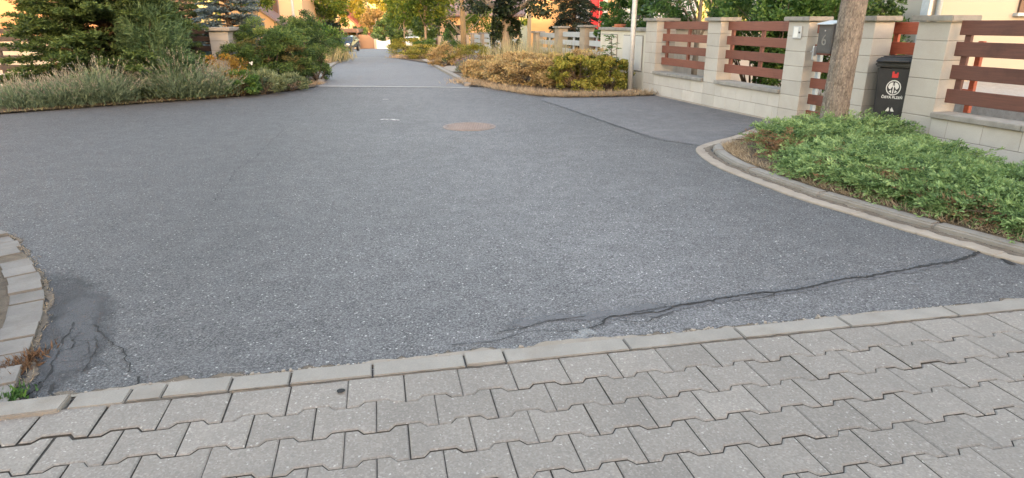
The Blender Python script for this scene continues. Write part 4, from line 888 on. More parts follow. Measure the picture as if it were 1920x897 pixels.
# ---- juniper mat in the right corner bed
def inpoly(x, y, poly):
    c = False; n = len(poly)
    for i in range(n):
        (x1, y1), (x2, y2) = poly[i], poly[i-1]
        if (y1 > y) != (y2 > y) and x < (x2-x1)*(y-y1)/(y2-y1)+x1: c = not c
    return c
innerline = np.array([(p.x, p.y) for p in inner[::4]])
def kerbdist(x, y): return float(np.min(np.hypot(innerline[:, 0]-x, innerline[:, 1]-y)))
def gp(px, py, z=.25):                              # point seen at px,py at height z
    u = px-CX; v = py-CY; t = (H-z)/(v*math.cos(PITCH)+FPX*math.sin(PITCH)); return u*t, (FPX*math.cos(PITCH)-v*math.sin(PITCH))*t
deads = [(*gp(1462, 283, .12), .22), (*gp(1425, 258, .2), .14), (*gp(1680, 334, .2), .09), (*gp(1600, 303, .2), .05), (*gp(1745, 352, .2), .07), (*gp(1560, 318, .15), .08), (*gp(1830, 410, .1), .16)]
def juni(name, label, cat, mounds, n, group=None):
    c0 = mounds[0]; root = thing(name, label, cat, (c0[0], c0[1], .045), group)
    Ps = []; Ds = []; Ts = []; Ls = []; Pb = []; Db = []; Tb = []
    for _ in range(n):
        m = mounds[rnd_.choice(len(mounds), p=np.array([q[2]*q[3] for q in mounds])/sum(q[2]*q[3] for q in mounds))]
        a = rnd_.uniform(0, 2*math.pi); r = math.sqrt(rnd_.uniform(0, 1)); x = m[0]+math.cos(a)*r*m[2]; y = m[1]+math.sin(a)*r*m[3]
        if not inpoly(x, y, bedpoly) : continue
        kd = kerbdist(x, y)
        if kd < (.05+.10*abs(math.sin(x*3.1+y*2.3)) if y < 5.9 else .12+.16*abs(math.sin(x*3.1+y*2.3))): continue
        hz = .85*m[4]*math.sqrt(max(0, 1-r*r*.95))*min(1, .42+kd*1.3); lev = rnd_.uniform(.35, 1)**.7
        z = .05+hz*lev; a2 = a+rnd_.normal(0, .8)
        if y > 6.2 and x < 3.3 and kd < .34: continue
        el = rnd_.normal(.55, .25)-.35*r; d = (math.cos(a2)*math.cos(el), math.sin(a2)*math.cos(el), math.sin(el))
        L = rnd_.uniform(.12, .22); nr = np.array([rnd_.normal(0, .35), rnd_.normal(0, .35), 1])
        P, D = feather((x, y, z), d, L, 9, .065, 0, 0, 4, nr, .25)
        dead = any(math.hypot(x-q[0], y-q[1]) < q[2]*rnd_.uniform(.7, 1.15) for q in deads) and rnd_.random() < .85
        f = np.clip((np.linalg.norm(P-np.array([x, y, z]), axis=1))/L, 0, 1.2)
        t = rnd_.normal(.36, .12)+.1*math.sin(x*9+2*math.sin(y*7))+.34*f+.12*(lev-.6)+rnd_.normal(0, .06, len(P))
        if dead or (r > .93 and rnd_.random() < .25): Pb.append(P); Db.append(D); Tb.append(t)
        else: Ps.append(P); Ds.append(D); Ts.append(t)
    P = np.vstack(Ps); D = np.vstack(Ds); t = np.concatenate(Ts)
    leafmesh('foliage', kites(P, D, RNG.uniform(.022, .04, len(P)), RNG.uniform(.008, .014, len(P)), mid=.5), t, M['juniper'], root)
    if Pb:
        P = np.vstack(Pb); D = np.vstack(Db); leafmesh('dead_foliage', kites(P, D, RNG.uniform(.018, .034, len(P)), RNG.uniform(.005, .008, len(P)), mid=.5), np.concatenate(Tb), M['juniper_brown'], root)
    mb = MB()
    for m in mounds:
        for k in range(16):
            a = random.random()*6.283; rr = random.uniform(.4, .95); tip = (m[0]+math.cos(a)*rr*m[2], m[1]+math.sin(a)*rr*m[3], .06+m[4]*.6*(1-rr*.6))
            if inpoly(tip[0], tip[1], bedpoly): mb.tube([(m[0], m[1], .03), ((m[0]*2+tip[0])/3, (m[1]*2+tip[1])/3, .06+m[4]*.35), tip], [.014, .009, .003], 5, random.random())
    mb.build('stems', M['twig'], root, smooth=True, clean=False)
def mound(px, py, rx, ry, h): x, y = gp(px, py, h*.7); return (x, y, rx, ry, h)
juni('juniper_bush', 'low spreading juniper with brown patches at the rounded kerb corner, below the tree trunk', 'juniper', [mound(1520, 250, .75, .8, .36), mound(1600, 240, .7, .8, .4), mound(1450, 262, .5, .5, .22), mound(1480, 300, .35, .4, .14)], 1500)
juni('juniper_bush', 'broad bright green juniper below the black bin, middle of the corner bed', 'juniper', [mound(1640, 300, .75, .8, .32), mound(1730, 295, .65, .7, .32), mound(1590, 330, .55, .6, .2), mound(1700, 340, .6, .65, .26), mound(1760, 335, .5, .6, .3)], 2100)
juni('juniper_bush', 'bright green juniper under the dark plank fence, nearest along the right kerb', 'juniper', [mound(1860, 355, .65, .7, .26), mound(1820, 378, .5, .55, .22), mound(1940, 350, .65, .65, .27), mound(1950, 400, .55, .5, .26), (4.7, 4.3, .6, .5, .26), (4.1, 4.3, .4, .4, .18)], 2100)
# dry grass along the kerb
pts = []; dr = []
for _ in range(7000):
    i = random.randrange(30, len(inner)-10); p = inner[i]; q = inner[i+1]-inner[i-1]; q.normalize(); nrm = Vector((-q.y, q.x, 0)); w = abs(random.gauss(0, .13))+.0; w2 = .012+w
    if math.sin(p.x*7+p.y*5)+random.gauss(0, .6) < -.5 and w > .05: continue
    p = p+nrm*w2; pts.append((p.x, p.y, .045)); dr.append((-nrm.x*.5, -nrm.y*.5))
tag(blades('dry_grass', pts, .03, .1, .0045, M['straw'], None, .7, (.45, .25), dirs=np.array(dr)), 'straw-coloured dry grass between the right kerb and the junipers', 'dry grass', kind='stuff')
pts = [(*gp(1350+random.gauss(0, 35)+60*random.random(), 290+random.gauss(0, 12), .05), .045) for _ in range(1500)]
# weeds and straw in the left gutter
A1 = offset(arc[:420], -.012); A2 = offset(arc[:420], .235); pts = []
for _ in range(900): p = A1[random.randrange(0, 330)]; pts.append((p.x+random.gauss(0, .016), p.y+random.gauss(0, .016), .003))
for _ in range(900): p = A2[random.randrange(0, 330)]; pts.append((p.x+random.gauss(0, .014), p.y+random.gauss(0, .014), .012))
tag(blades('dry_weeds', pts, .01, .035, .003, M['straw'], None, 1.1, (.35, .25)), 'flattened dry weeds in the joints of the left gutter stones', 'dry weeds', kind='stuff')
wx, wy = ground(35, 690); wd_ = thing('gutter_weed', 'tuft of reddish brown weed at the edge of the left gutter stones', 'weed', (wx, wy, 0))
blades('leaves', [(wx+random.gauss(0, .035), wy+random.gauss(0, .07), .004) for _ in range(380)], .02, .05, .007, M['juniper_brown'], wd_, .8, (.25, .2))
wx, wy = ground(12, 752); wd_ = thing('gutter_weed', 'small green weed where the left gutter meets the front kerb', 'weed', (wx, wy, 0))
blades('leaves', [(wx+random.gauss(0, .03), wy+random.gauss(0, .035), .004) for _ in range(170)], .02, .05, .01, M['fresh'], wd_, .8, (.5, .2))
# dropped bits on the soil of the left island
# ---- big tree beside the gate: rough bark, crown above the picture
tx, ty = at(1590, 7.55), 7.55
tr = thing('tree', 'tree with rough flaking brown bark standing in the junipers before the gate', 'tree', (tx, ty, .03))
mb = MB(); K_ = 40; rings = []; hts = [0, .06, .14, .26, .42, .6, .8, 1.0, 1.25, 1.5, 1.75, 2.0, 2.4, 2.8]
V = []
for h_ in [i*.02 for i in range(0, 141)]:
    r = .143-.012*h_/1.6+.055*math.exp(-h_/.13)
    for j in range(96):
        a = j*2*math.pi/96; 
        n1 = math.sin(a*17+2.2*math.sin(h_*9+a*2)+h_*3)*.5+math.sin(a*29-1.5*math.sin(h_*13+a*3)+h_*7)*.5
        n1 += .6*math.sin(h_*70+5*math.sin(a*11+h_*4))*(.5+.5*math.sin(a*13+h_*11)); rr = r+.0055*n1
        V.append((tx+.022*h_+math.cos(a)*rr, ty+math.sin(a)*rr, .03+h_))
n_ = 141; mb.add(V, [(i*96+j, i*96+(j+1) % 96, (i+1)*96+(j+1) % 96, (i+1)*96+j) for i in range(n_-1) for j in range(96)])
mb.t = [min(1, max(0, .5+random.gauss(0, .22))) for _ in mb.f]
Vl, tl, Cc = blob_leaves((tx+.1, ty, 4.6), (1.7, 1.7, 1.6), 9000, .09, .05, 60, .34)
for i in range(9):
    c = Vector(Cc[i*5]); s = Vector((tx+.06, ty, 2.6)); mb.tube([s, s.lerp(c, .5)+Vector((0, 0, .25)), c], [.07, .045, .012], 8)
mb.build('trunk', M['bark'], tr, smooth=True, clean=False); leafmesh('crown', Vl, tl, M['tree_green'], tr)

# ---- lavender on the left
def lavender(label, px, py, r, h, n=700, group='lavender clumps along the left road edge', purple=False, d=None):
    x, y = ground(px, py); y += r*.75; z = T(y)+.03; root = thing('lavender', label, 'lavender', (x, y, z), group)
    a = RNG.uniform(0, 2*math.pi, n); q = np.sqrt(RNG.uniform(0, 1, n)); tilt = q*.95+RNG.normal(0, .12, n); az = a+RNG.normal(0, .25, n)
    B = np.stack([x+np.cos(a)*q*r*.45, y+np.sin(a)*q*r*.45, np.full(n, z)], 1)
    D = np.stack([np.cos(az)*np.sin(tilt), np.sin(az)*np.sin(tilt), np.cos(tilt)], 1); Ln = h*RNG.uniform(.72, 1.12, n)*(1-.12*q)
    # leafy lower part: narrow leaves along each stalk
    P = []; LD = []; tt = []
    for k in range(9):
        f = RNG.uniform(.08, .78, n); p = B+D*(Ln*f)[:, None]; P.append(p); LD.append(D+RNG.normal(0, .42, (n, 3))+np.array([0, 0, .25])); tt.append(.2+.6*f+RNG.normal(0, .14, n))
    hasf = RNG.random(n) < .45
    # skirt of short leaves
    m = n*3; a2 = RNG.uniform(0, 6.283, m); q2 = RNG.uniform(.2, 1.0, m); zz = z+RNG.uniform(0, 1, m)*h*.55*np.sqrt(np.maximum(0, 1.05-q2**2)); P.append(np.stack([x+np.cos(a2)*q2*r, y+np.sin(a2)*q2*r, zz], 1)); LD.append(np.stack([np.cos(a2)*.6, np.sin(a2)*.6, np.ones(m)*.9], 1)+RNG.normal(0, .4, (m, 3))); tt.append(RNG.normal(.38, .2, m))
    P = np.vstack(P); LD = np.vstack(LD); tt = np.concatenate(tt)
    leafmesh('foliage', kites(P, LD, RNG.uniform(.06, .12, len(P)), RNG.uniform(.007, .013, len(P))), tt, M['lav_leaf'], root)
    sp = np.vstack([B+D*(Ln*f)[:, None] for f in (.9, .95, 1.0)])[np.repeat(hasf[None], 3, 0).ravel()]; sd = np.vstack([D]*3)[np.repeat(hasf[None], 3, 0).ravel()]; sd = sd+RNG.normal(0, .15, sd.shape); ns = len(sd)
    leafmesh('flower_spikes', kites(sp, sd, RNG.uniform(.035, .06, ns), RNG.uniform(.010, .015, ns)), RNG.normal(.5, .22, ns), M['lav_purple' if purple else 'lav_flower'], root)
    mb = MB(); stems(mb, (x, y, z), [tuple(B[i]+D[i]*Ln[i]*.6) for i in range(0, n, n//16)], .006, .002, .03, 4); mb.build('stems', M['twig'], root, clean=False)
lavender('grey-green lavender clump at the left border of the photo', 5, 212, .75, .5, 700)
lavender('grey-green lavender clump, second along the left road edge', 88, 207, .55, .55, 700)
lavender('tall lavender clump with beige spikes before the dark conifer', 168, 202, .6, .76, 900)
lavender('lavender clump in front of the fine-leaved willowy shrub', 312, 192, .66, .86, 1000)
lavender('lavender clump at the right end, beside the yellow-red barberry', 385, 187, .5, .66, 700)
lavender('small purple lavender at the driveway beyond the dried bush', 888, 139, .55, .5, 900, None, True)
lavender('low lavender behind the left clumps, before the plank fence', 48, 180, .5, .45, 350)
# ---- dark conifer with layered branches
def conifer(name, label, cat, x, y, h, r, mat, n_br, tl=.22, nl=.05, nw=.012, elev=(-.1, .6), group=None, z0=.25, cone=.8, droop=.1, tw=7, kper=5, thick=.04, tint=.45, crown='foliage', trunkmat='twig', multi=False):
    z = T(y); root = thing(name, label, cat, (x, y, z), group); Ps = []; Ds = []; Ts = []; mb = MB()
    if not multi: mb.tube([(x, y, z-.05), (x, y, z+h*.5), (x, y, z+h*.97)], [thick*2, thick*1.2, .008], 8)
    for i in range(n_br):
        f = (i+.5)/n_br; zb = z+z0+(h-z0)*f*.95; a = i*2.4+RNG.normal(0, .3); R = r*((1-f)**cone*.9+.1)*RNG.uniform(.75, 1.12); e = RNG.uniform(*elev)
        if multi: zb = z+.1+.25*h*f; R = r*RNG.uniform(.7, 1.1); e = .15+1.0*f+RNG.normal(0, .12); R *= (1+.25*f)
        d = np.array([math.cos(a)*math.cos(e), math.sin(a)*math.cos(e), math.sin(e)]); s = np.array([x, y, zb]); ss = np.array([-math.sin(a), math.cos(a), 0])
        mb.tube([tuple(s), tuple(s+d*R*.55+np.array([0, 0, .02])), tuple(s+d*R-np.array([0, 0, droop*R]))], [thick*.6, thick*.35, .004], 5, RNG.random())
        nt_ = max(4, int(tw*R/ .35)); 
        for k in range(nt_):
            g = (k+.6)/nt_; g = .18+.82*g; p = s+d*R*g-np.array([0, 0, droop*R*g*g]); sg = 1 if k % 2 else -1
            dd = d*.75+ss*sg*RNG.uniform(.35, .95)+np.array([0, 0, RNG.normal(.05, .18)]); L = tl*RNG.uniform(.7, 1.3)*(1.15-.5*g)
            if RNG.random() < .15: dd = d
            P, D = feather(p, dd, L, 6, L*.45, 0, 0, kper, np.array([RNG.normal(0, .3), RNG.normal(0, .3), 1]), .2)
            Ps.append(P); Ds.append(D); Ts.append(RNG.normal(tint-.12+.28*g, .09)+RNG.normal(0, .1, len(P)))
        P, D = feather(s+d*R*.9-np.array([0, 0, droop*R*.8]), d, tl, 6, tl*.4, 0, 0, kper); Ps.append(P); Ds.append(D); Ts.append(RNG.normal(tint+.15, .1, len(P)))
    mb.build('trunk', M[trunkmat], root, smooth=True, clean=False)
    P = np.vstack(Ps); D = np.vstack(Ds); leafmesh(crown, kites(P, D, RNG.uniform(.7, 1.3, len(P))*nl, RNG.uniform(.7, 1.3, len(P))*nw, mid=.5), np.concatenate(Ts), mat, root)
    return root
conifer('conifer', 'large dark green conifer with flat layered branches above the lavender', 'conifer', at(200, 13.0), 13.0, 2.7, 1.7, M['yew'], 190, .3, .062, .023, (-.05, .5), None, .25, .35, .08, 8, 5)
conifer('blue_spruce', 'silvery blue spruce standing behind the capped pillar on the left', 'spruce', at(428, 16.2), 16.2, 2.6, 1.0, M['spruce_blue'], 95, .22, .05, .026, (-.05, .35), None, .2, .5, .08, 7, 5)
conifer('conifer', 'dark conifer behind the fence, left of the blue spruce', 'conifer', at(345, 16.6), 16.6, 2.1, .9, M['yew'], 60, .24, .06, .018, (-.05, .4), None, .2, .5, .08, 7, 5)
conifer('dark_spruce', 'narrow dark spruce with drooping twigs left of the red panel', 'spruce', at(1076, 22), 22, 4.2, .95, M['spruce_dark'], 80, .3, .08, .024, (-.45, .1), None, .6, .7, .3, 7, 4, .05)
conifer('dark_conifer', 'dark column-shaped conifer behind the young street tree on the left', 'conifer', at(612, 44), 44, 2.7, .9, M['spruce_dark'], 34, .4, .16, .06, (.1, .8), None, .1, .5, .1, 4, 3)
# ---- broad-leaved shrubs, left
bush('willowy_shrub', 'tall fine-leaved grey-green shrub between the conifer and the pillar', 'shrub', at(280, 12.6), 12.6, .55, .5, 1.95, M['willow'], 14000, .11, .013, None, 70, .32, .35, .5, stretch=1.5)
bush('willowy_shrub', 'low fine-leaved green shrub in front of the old brown planks', 'shrub', at(318, 12.4), 12.4, .4, .36, .95, M['willow'], 7000, .07, .016, None, 40, .34, .2)
bush('barberry', 'yellow and red barberry at the foot of the capped pillar', 'barberry', at(410, 13.1), 13.1, .46, .42, .78, M['barberry'], 8000, .032, .02, None, 50, .3, .25)
bush('green_shrub', 'small bright green shrub between the barberry and the lavender', 'shrub', at(432, 12.9), 12.9, .42, .36, .5, M['fresh'], 4000, .04, .02, None, 30, .3, .25)
bush('pale_weed', 'pale grey-green weed with a white flower at the left road edge', 'weed', at(480, 13.2), 13.2, .42, .33, .5, M['weed_pale'], 3800, .06, .018, None, 34, .3, .5)
wf = bpy.data.objects[-1] if False else None
fl = thing('white_flower', 'single small white flower on the pale weed', 'flower', (at(462, 12.9), 12.9, .62))
leafmesh('petals', kites(np.tile([[at(462, 12.9), 12.9, .62]], (9, 1)), RNG.normal(0, 1, (9, 3))+np.array([0, -.4, .5]), .05, .035), np.full(9, .5), M['petal'], fl)
bush('pale_weed', 'second pale weed clump under the large dark green shrub', 'weed', at(530, 13.9), 13.9, .4, .3, .36, M['weed_pale'], 2600, .055, .018, None, 26, .3, .5)
bush('large_shrub', 'large rounded green shrub with olive lower leaves, right of the pillar', 'shrub', at(492, 14.9), 14.9, .98, .85, 1.42, M['spirea_dark'], 36000, .042, .02, None, 120, .2, .3, .45, .18, extra=(M['spirea_olive'], 6000, .04, .018, .45))
bush('large_shrub', 'tall dark green shrub at the left mouth of the narrow street', 'shrub', at(556, 16.4), 16.4, .72, 1.0, 1.62, M['spirea_dark'], 22000, .042, .02, None, 110, .2, .3, .45)
bush('low_shrub', 'low dark green shrub at the street corner under the tall shrub', 'shrub', at(585, 16.2), 16.2, .32, .7, .85, M['spirea_dark'], 7000, .042, .02, None, 50, .26, .2)
def grass_patch(name, label, pts, h0, h1, w, mat, lean=.4, tint=(.5, .2)): return tag(blades(name, pts, h0, h1, w, mat, None, lean, tint), label, 'dry grass', kind='stuff')
def scatter(n, pxs, jx, jy, dz=.03):
    out = []
    for _ in range(n):
        i = random.randrange(len(pxs)-1); t = random.random(); x, y = ground(pxs[i][0]+(pxs[i+1][0]-pxs[i][0])*t, pxs[i][1]+(pxs[i+1][1]-pxs[i][1])*t); x += random.gauss(0, jx); y += abs(random.gauss(0, jy)); out.append((x, y, T(y)+dz-.02))
    return out
grass_patch('dry_grass', 'tan dry grass on the left street corner under the shrubs', scatter(1600, [(505, 170), (545, 166), (596, 160)], .06, .16), .05, .16, .008, M['straw'], .8)
grass_patch('dry_grass', 'thin dry weeds along the foot of the left lavenders', scatter(500, [(0, 215), (200, 200), (420, 185), (505, 172)], .05, .1), .03, .1, .008, M['pale_grass'], .8)
# left far verge
grass_patch('dry_grass', 'tall dry grass under the young street tree on the left', scatter(2400, [(590, 121), (604, 118), (618, 114)], .35, 1.2), .35, .75, .03, M['pale_grass'], .3)
grass_patch('dry_grass', 'brown dry grass edging the far left kerb', scatter(900, [(594, 122), (610, 119), (628, 113)], .2, .3), .15, .35, .03, M['straw'], .5)
tree('street_tree', 'young green street tree with a pale slim trunk on the left verge', 'tree', at(603, 38), 38, 5.2, .1, (3.75, 1.65, 1.6, 1.75), M['tree_green'], 9000, .15, .09, 'bark_pale', None, 70, .3, limbs=10, trunk_top=.62)
bush('green_shrub', 'bright green shrub beside the dark blue car', 'shrub', at(621, 45), 45, .75, .8, 1.45, M['fresh'], 4200, .09, .05, None, 50, .3)
bush('green_shrub', 'rounded green shrub under the street tree, behind the tall grass', 'shrub', at(612, 42), 42, .8, .8, 1.15, M['spirea_dark'], 3600, .09, .05, None, 40, .3)
bush('green_shrub', 'green hedge shrub rising behind the left verge', 'shrub', at(585, 30), 30, 1.3, 1.0, 2.0, M['fresh'], 7000, .09, .05, None, 70, .28)
tree('garden_tree', 'broad green garden tree with yellowing twigs beside the peach house', 'tree', at(482, 26), 26, 4.2, .09, (2.9, .85, .9, 1.2), M['tree_green'], 5200, .1, .06, 'bark_pale', None, 50, .3, mat2=M['tree_yellow'])
pm = thing('flag_pole', 'thin grey pole in front of the peach house', 'pole', (at(552, 30), 30, T(30)))
b = MB(); b.tube([(at(552, 30), 30, T(30)-.1), (at(551, 30), 30, 4.5)], [.06, .045], 12); b.build('pole', M['galv'], pm, smooth=True); b = MB(); b.tube([(at(551, 30), 30, 4.5), (at(551, 30), 30, 4.58)], [.06, .03], 12); b.build('finial', M['galv'], pm)
# ---- street end greenery
def bt(label, px, d, h, cz, rx, rz, mat, n=3600, L=.3, W=.19, m2=None, tr_=.16, name='tree', cl=60): return tree(name, label, 'tree', at(px, d), d, h, tr_, (cz, rx, rx*.8, rz), mat, n, L, W, 'bark_pale', 'trees closing the street end', cl, .27, mat2=m2, spread=.2)
bt('tall yellow-green tree right of the far peach house', 690, 112, 11, 7.2, 3.6, 4.2, M['tree_yellow'], 5200, .36, .22)
bt('broad yellowing tree above the white gate', 726, 108, 9, 6.0, 2.9, 3.4, M['tree_yellow'], 4800, .34, .22)
bt('tall green tree with sunlit top behind the far peach house', 655, 128, 13, 8.5, 4.2, 4.5, M['tree_green'], 4600, .4, .25, M['tree_yellow'])
bt('reddish tree behind the brown arched wall', 704, 103, 5.4, 3.6, 2.3, 2.0, M['tree_orange'], 4600, .28, .17)
bt('round dark green tree behind the white gate', 728, 101, 4.4, 2.5, 2.3, 1.9, M['spirea_dark'], 4600, .28, .17)
bt('dark green tree behind the right bushes at the street end', 762, 84, 5.6, 3.0, 2.6, 2.6, M['spirea_dark'], 5200, .26, .16)
bt('tall green tree right of the street, above the white car', 800, 66, 8, 4.6, 3.0, 3.4, M['tree_green'], 6500, .24, .15)
bt('dark leafy tree below the mauve-roofed house', 822, 46, 4.2, 2.3, 1.35, 1.9, M['spirea_dark'], 5200, .15, .09)
bt('wide green tree at the far left behind the houses', 560, 70, 11, 7, 4, 4, M['tree_green'], 4200, .32, .2)
bt('green tree between the peach house and the street tree', 628, 72, 6.0, 3.4, 1.5, 2.2, M['tree_green'], 3600, .22, .14, M['tree_yellow'])
for i, (px, d, hh) in enumerate(((300, 75, 13), (60, 80, 14), (450, 130, 16), (560, 150, 17), (760, 150, 17), (860, 130, 16), (960, 90, 12), (1100, 85, 12), (1330, 70, 12), (1560, 65, 12), (1800, 80, 13))):
    tree('tree', ['', ''][0] or 'background tree on the skyline behind the houses', 'tree', at(px, d), d, hh, .25, (hh*.58, 5.2, 4.5, hh*.4), M['tree_green'], 3000, .5, .32, 'bark', 'skyline trees', 60, .26)
bush('green_shrub', 'pointed yellow-green shrub right of the white gate', 'shrub', at(745, 96.5), 96.5, .85, .7, 2.3, M['yellow_green'], 1500, .2, .1, None, 30, .3)
bush('grey_green_shrub', 'dull green shrub behind the low end of the arched wall', 'shrub', at(703, 98), 98, 1.3, .7, 2.2, M['willow'], 1800, .22, .09, None, 34, .3)
bush('grey_green_shrub', 'green shrub overhanging the left of the arched wall', 'shrub', at(672, 98), 98, 1.3, .7, 3.3, M['spirea_dark'], 1800, .22, .12, None, 34, .3)
# ---- right verge, from far to near
tree('street_tree', 'young green street tree with a straight pale trunk on the right verge', 'tree', at(797, 39.5), 39.5, 6, .085, (3.9, 1.75, 1.7, 2.0), M['tree_green'], 9500, .15, .09, 'bark_pale', None, 70, .3, mat2=M['tree_yellow'], limbs=10, trunk_top=.66)
tree('street_tree', 'farther slim street tree over the white car', 'tree', at(757, 60), 60, 6, .08, (4.2, 1.5, 1.5, 1.8), M['tree_green'], 5000, .2, .12, 'bark_pale', None, 55, .3, mat2=M['tree_yellow'], trunk_top=.66)
RB = 'flower-bed bushes along the right verge'
bush('verge_bush', 'low yellow-green bush farthest down the right verge, before the white car', 'bush', at(768, 41), 41, 1.3, 1.6, 1.2, M['yellow_green'], 5200, .09, .045, RB, 60, .3)
bush('verge_bush', 'green bush round the foot of the right street tree', 'bush', at(802, 38.5), 38.5, .95, 1.2, 1.0, M['fresh'], 4200, .09, .045, RB, 50, .3)
bush('verge_bush', 'yellowish bush in front of the right street tree trunk', 'bush', at(800, 35.5), 35.5, 1.2, 1.0, .78, M['yellow_green'], 4800, .08, .04, RB, 50, .3)
grass_patch('dry_grass', 'dry grass at the tip of the far right bed', scatter(900, [(740, 110), (770, 111.5), (812, 112)], .3, .5), .12, .35, .03, M['straw'], .5)
bush('verge_bush', 'brownish dried bush at the kerb beyond the small driveway', 'bush', at(834, 25), 25, .62, .6, .88, M['straw_bush'], 7000, .05, .025, RB, 60, .28)
bush('verge_bush', 'yellow-green bush beside the brownish one, before the far grey fence', 'bush', at(880, 25.5), 25.5, .85, .65, .9, M['yellow_green'], 9000, .05, .026, RB, 70, .28)
bush('verge_bush', 'small green bush at the foot of the ochre trunk', 'bush', at(846, 28.5), 28.5, .5, .5, 1.5, M['fresh'], 4000, .07, .035, RB, 40, .3)
bush('garden_shrub', 'soft green garden shrub between the ochre trunk and the ivy-clad tree', 'shrub', at(905, 33), 33, 1.05, .8, 2.9, M['tree_green'], 7000, .09, .05, None, 60, .28)
# ochre leaning trunk with bare twigs
ox, oy = at(868, 27), 27; orr = thing('bare_tree', 'thin tree with ochre lichen on the trunk and bare grey twigs', 'tree', (ox, oy, T(oy)))
mb = MB(); mb.tube([(ox, oy, T(oy)-.1), (ox+.01, oy, 1), (ox-.03, oy, 2.2), (ox-.02, oy, 4.5)], [.13, .11, .09, .06], 12); mb.build('trunk', M['bark_ochre'], orr, smooth=True, clean=False)
mb = MB()
for i in range(44):
    z_ = .4+random.random()*3.2; a = random.choice((0, 3.14))+random.gauss(0, .8); L_ = random.uniform(.5, 1.2); e = (ox+math.cos(a)*L_*.8, oy+math.sin(a)*L_*.6, z_+L_*.75); m_ = (ox+math.cos(a)*L_*.45, oy+math.sin(a)*L_*.3, z_+L_*.28); mb.tube([(ox, oy, z_), m_, e], [.02, .012, .004], 5, random.random())
mb.build('twigs', M['bark_pale'], orr, smooth=True, clean=False)
V_, t_, _ = blob_leaves((ox, oy, 3.6), (1.0, 1.0, 1.2), 900, .09, .045, 30, .4); leafmesh('crown', V_, t_, M['tree_green'], orr)
# ivy-clad tree
ix, iy = at(948, 21), 21; iv = thing('ivy_tree', 'stout tree wrapped in dark ivy behind the dried bush', 'tree', (ix, iy, T(iy)))
mb = MB(); mb.tube([(ix, iy, -.4), (ix, iy, .4), (ix+.02, iy, 1.4), (ix-.02, iy, 2.2), (ix, iy, 3.6)], [.24, .18, .14, .13, .08], 14)
for a, e, z_ in ((0.2, .5, 1.5), (2.9, .45, 1.6), (1.2, .7, 2), (4.2, .7, 1.9), (5.5, .6, 1.7)): mb.tube([(ix, iy, z_), (ix+math.cos(a)*.7, iy+math.sin(a)*.5, z_+e*.9), (ix+math.cos(a)*1.5, iy+math.sin(a)*1, z_+e*1.8)], [.1, .07, .02], 8)
mb.build('trunk', M['bark_pale'], iv, smooth=True, clean=False)
V1, t1, _ = blob_leaves((ix, iy, 2.6), (1.65, 1.4, 1.35), 11000, .085, .06, 90, .24, -.05, -.8); leafmesh('crown', V1, t1, M['ivy'], iv)
Vs, ts = [], []
for sx, zc, rz in ((-.29, .7, .85), (.3, .95, .6), (-.22, 1.5, .6), (.22, 1.5, .6), (-.05, 2.0, .6)):
    V2, t2, _ = blob_leaves((ix+sx, iy-.12, zc), (.15, .2, rz), 1500, .07, .055, 26, .4, -.3, -1); Vs.append(V2); ts.append(t2)
leafmesh('ivy', np.vstack(Vs), np.concatenate(ts), M['ivy'], iv)
# the big dried bed
bush('dried_bush', 'pale green and straw-coloured bush at the pointed end of the right bed', 'bush', at(918, 16.4), 16.4, .72, .8, .62, M['straw_bush'], 12000, .045, .02, RB, 90, .24)
bush('dried_bush', 'wide dried yellow-brown bush in the middle of the right bed', 'bush', at(982, 15.3), 15.3, .9, .95, .76, M['straw_bush'], 17000, .05, .024, RB, 120, .22)
bush('dried_bush', 'reddish brown dried bush between the straw-coloured and the yellow-green one', 'bush', at(1042, 14.75), 14.75, .6, .75, .76, M['straw_bush'], 12000, .05, .024, RB, 90, .24)
bush('dried_bush', 'brown-green bush under the cabinet wall behind the lamp post bush', 'bush', at(1100, 15.1), 15.1, .8, .6, .84, M['straw_bush'], 11000, .042, .02, RB, 80, .24)
bush('yellow_green_bush', 'dense yellow-green bush with round leaf tufts, nearest in the right bed', 'bush', at(1088, 14.0), 14.0, .6, .52, .76, M['yellow_green'], 9000, .05, .034, RB, 80, .19)
bush('yellow_green_bush', 'yellow-green bush at the foot of the lamp post', 'bush', at(1145, 13.95), 13.95, .48, .46, .74, M['yellow_green'], 7000, .05, .034, RB, 60, .21)
grass_patch('tall_grass', 'tall pale grass rising behind the dried bushes', [(at(random.uniform(925, 1060), 17.3)+random.gauss(0, .2), 17.3+random.gauss(0, .35), T(17)) for _ in range(1100)], .6, 1.15, .02, M['pale_grass'], .16, (.7, .2))
grass_patch('dry_grass', 'tan dry grass skirting the front of the right bed', scatter(5200, [(876, 160), (900, 162), (945, 171), (1000, 180), (1060, 184), (1140, 183), (1226, 180)], .08, .14), .05, .19, .008, M['straw'], .8)
grass_patch('dry_grass', 'tan dry grass at the kerb tip by the small driveway', scatter(1300, [(876, 160), (890, 154), (905, 156)], .25, .3), .06, .16, .01, M['straw'], .8)
sd = thing('maple_seedling', 'green maple seedling with large lobed leaves growing out of the yellow-green bush', 'seedling', (at(1148, 14.0), 14.0, .03))
mb = MB(); sx_, sy_ = at(1148, 14.0), 14.0; LV = []; tips = []
for i in range(46):
    z_ = random.uniform(.35, 1.12); a = random.random()*6.283; L_ = random.uniform(.08, .26)*(1.25-z_*.7); tips.append((sx_+math.cos(a)*L_, sy_+math.sin(a)*L_, z_+.03)); mb.tube([(sx_, sy_, z_-.05), tips[-1]], [.004, .002], 4)
mb.tube([(sx_, sy_, 0), (sx_+.02, sy_, .6), (sx_, sy_, 1.15)], [.012, .009, .004], 6); mb.build('stem', M['twig'], sd, clean=False)
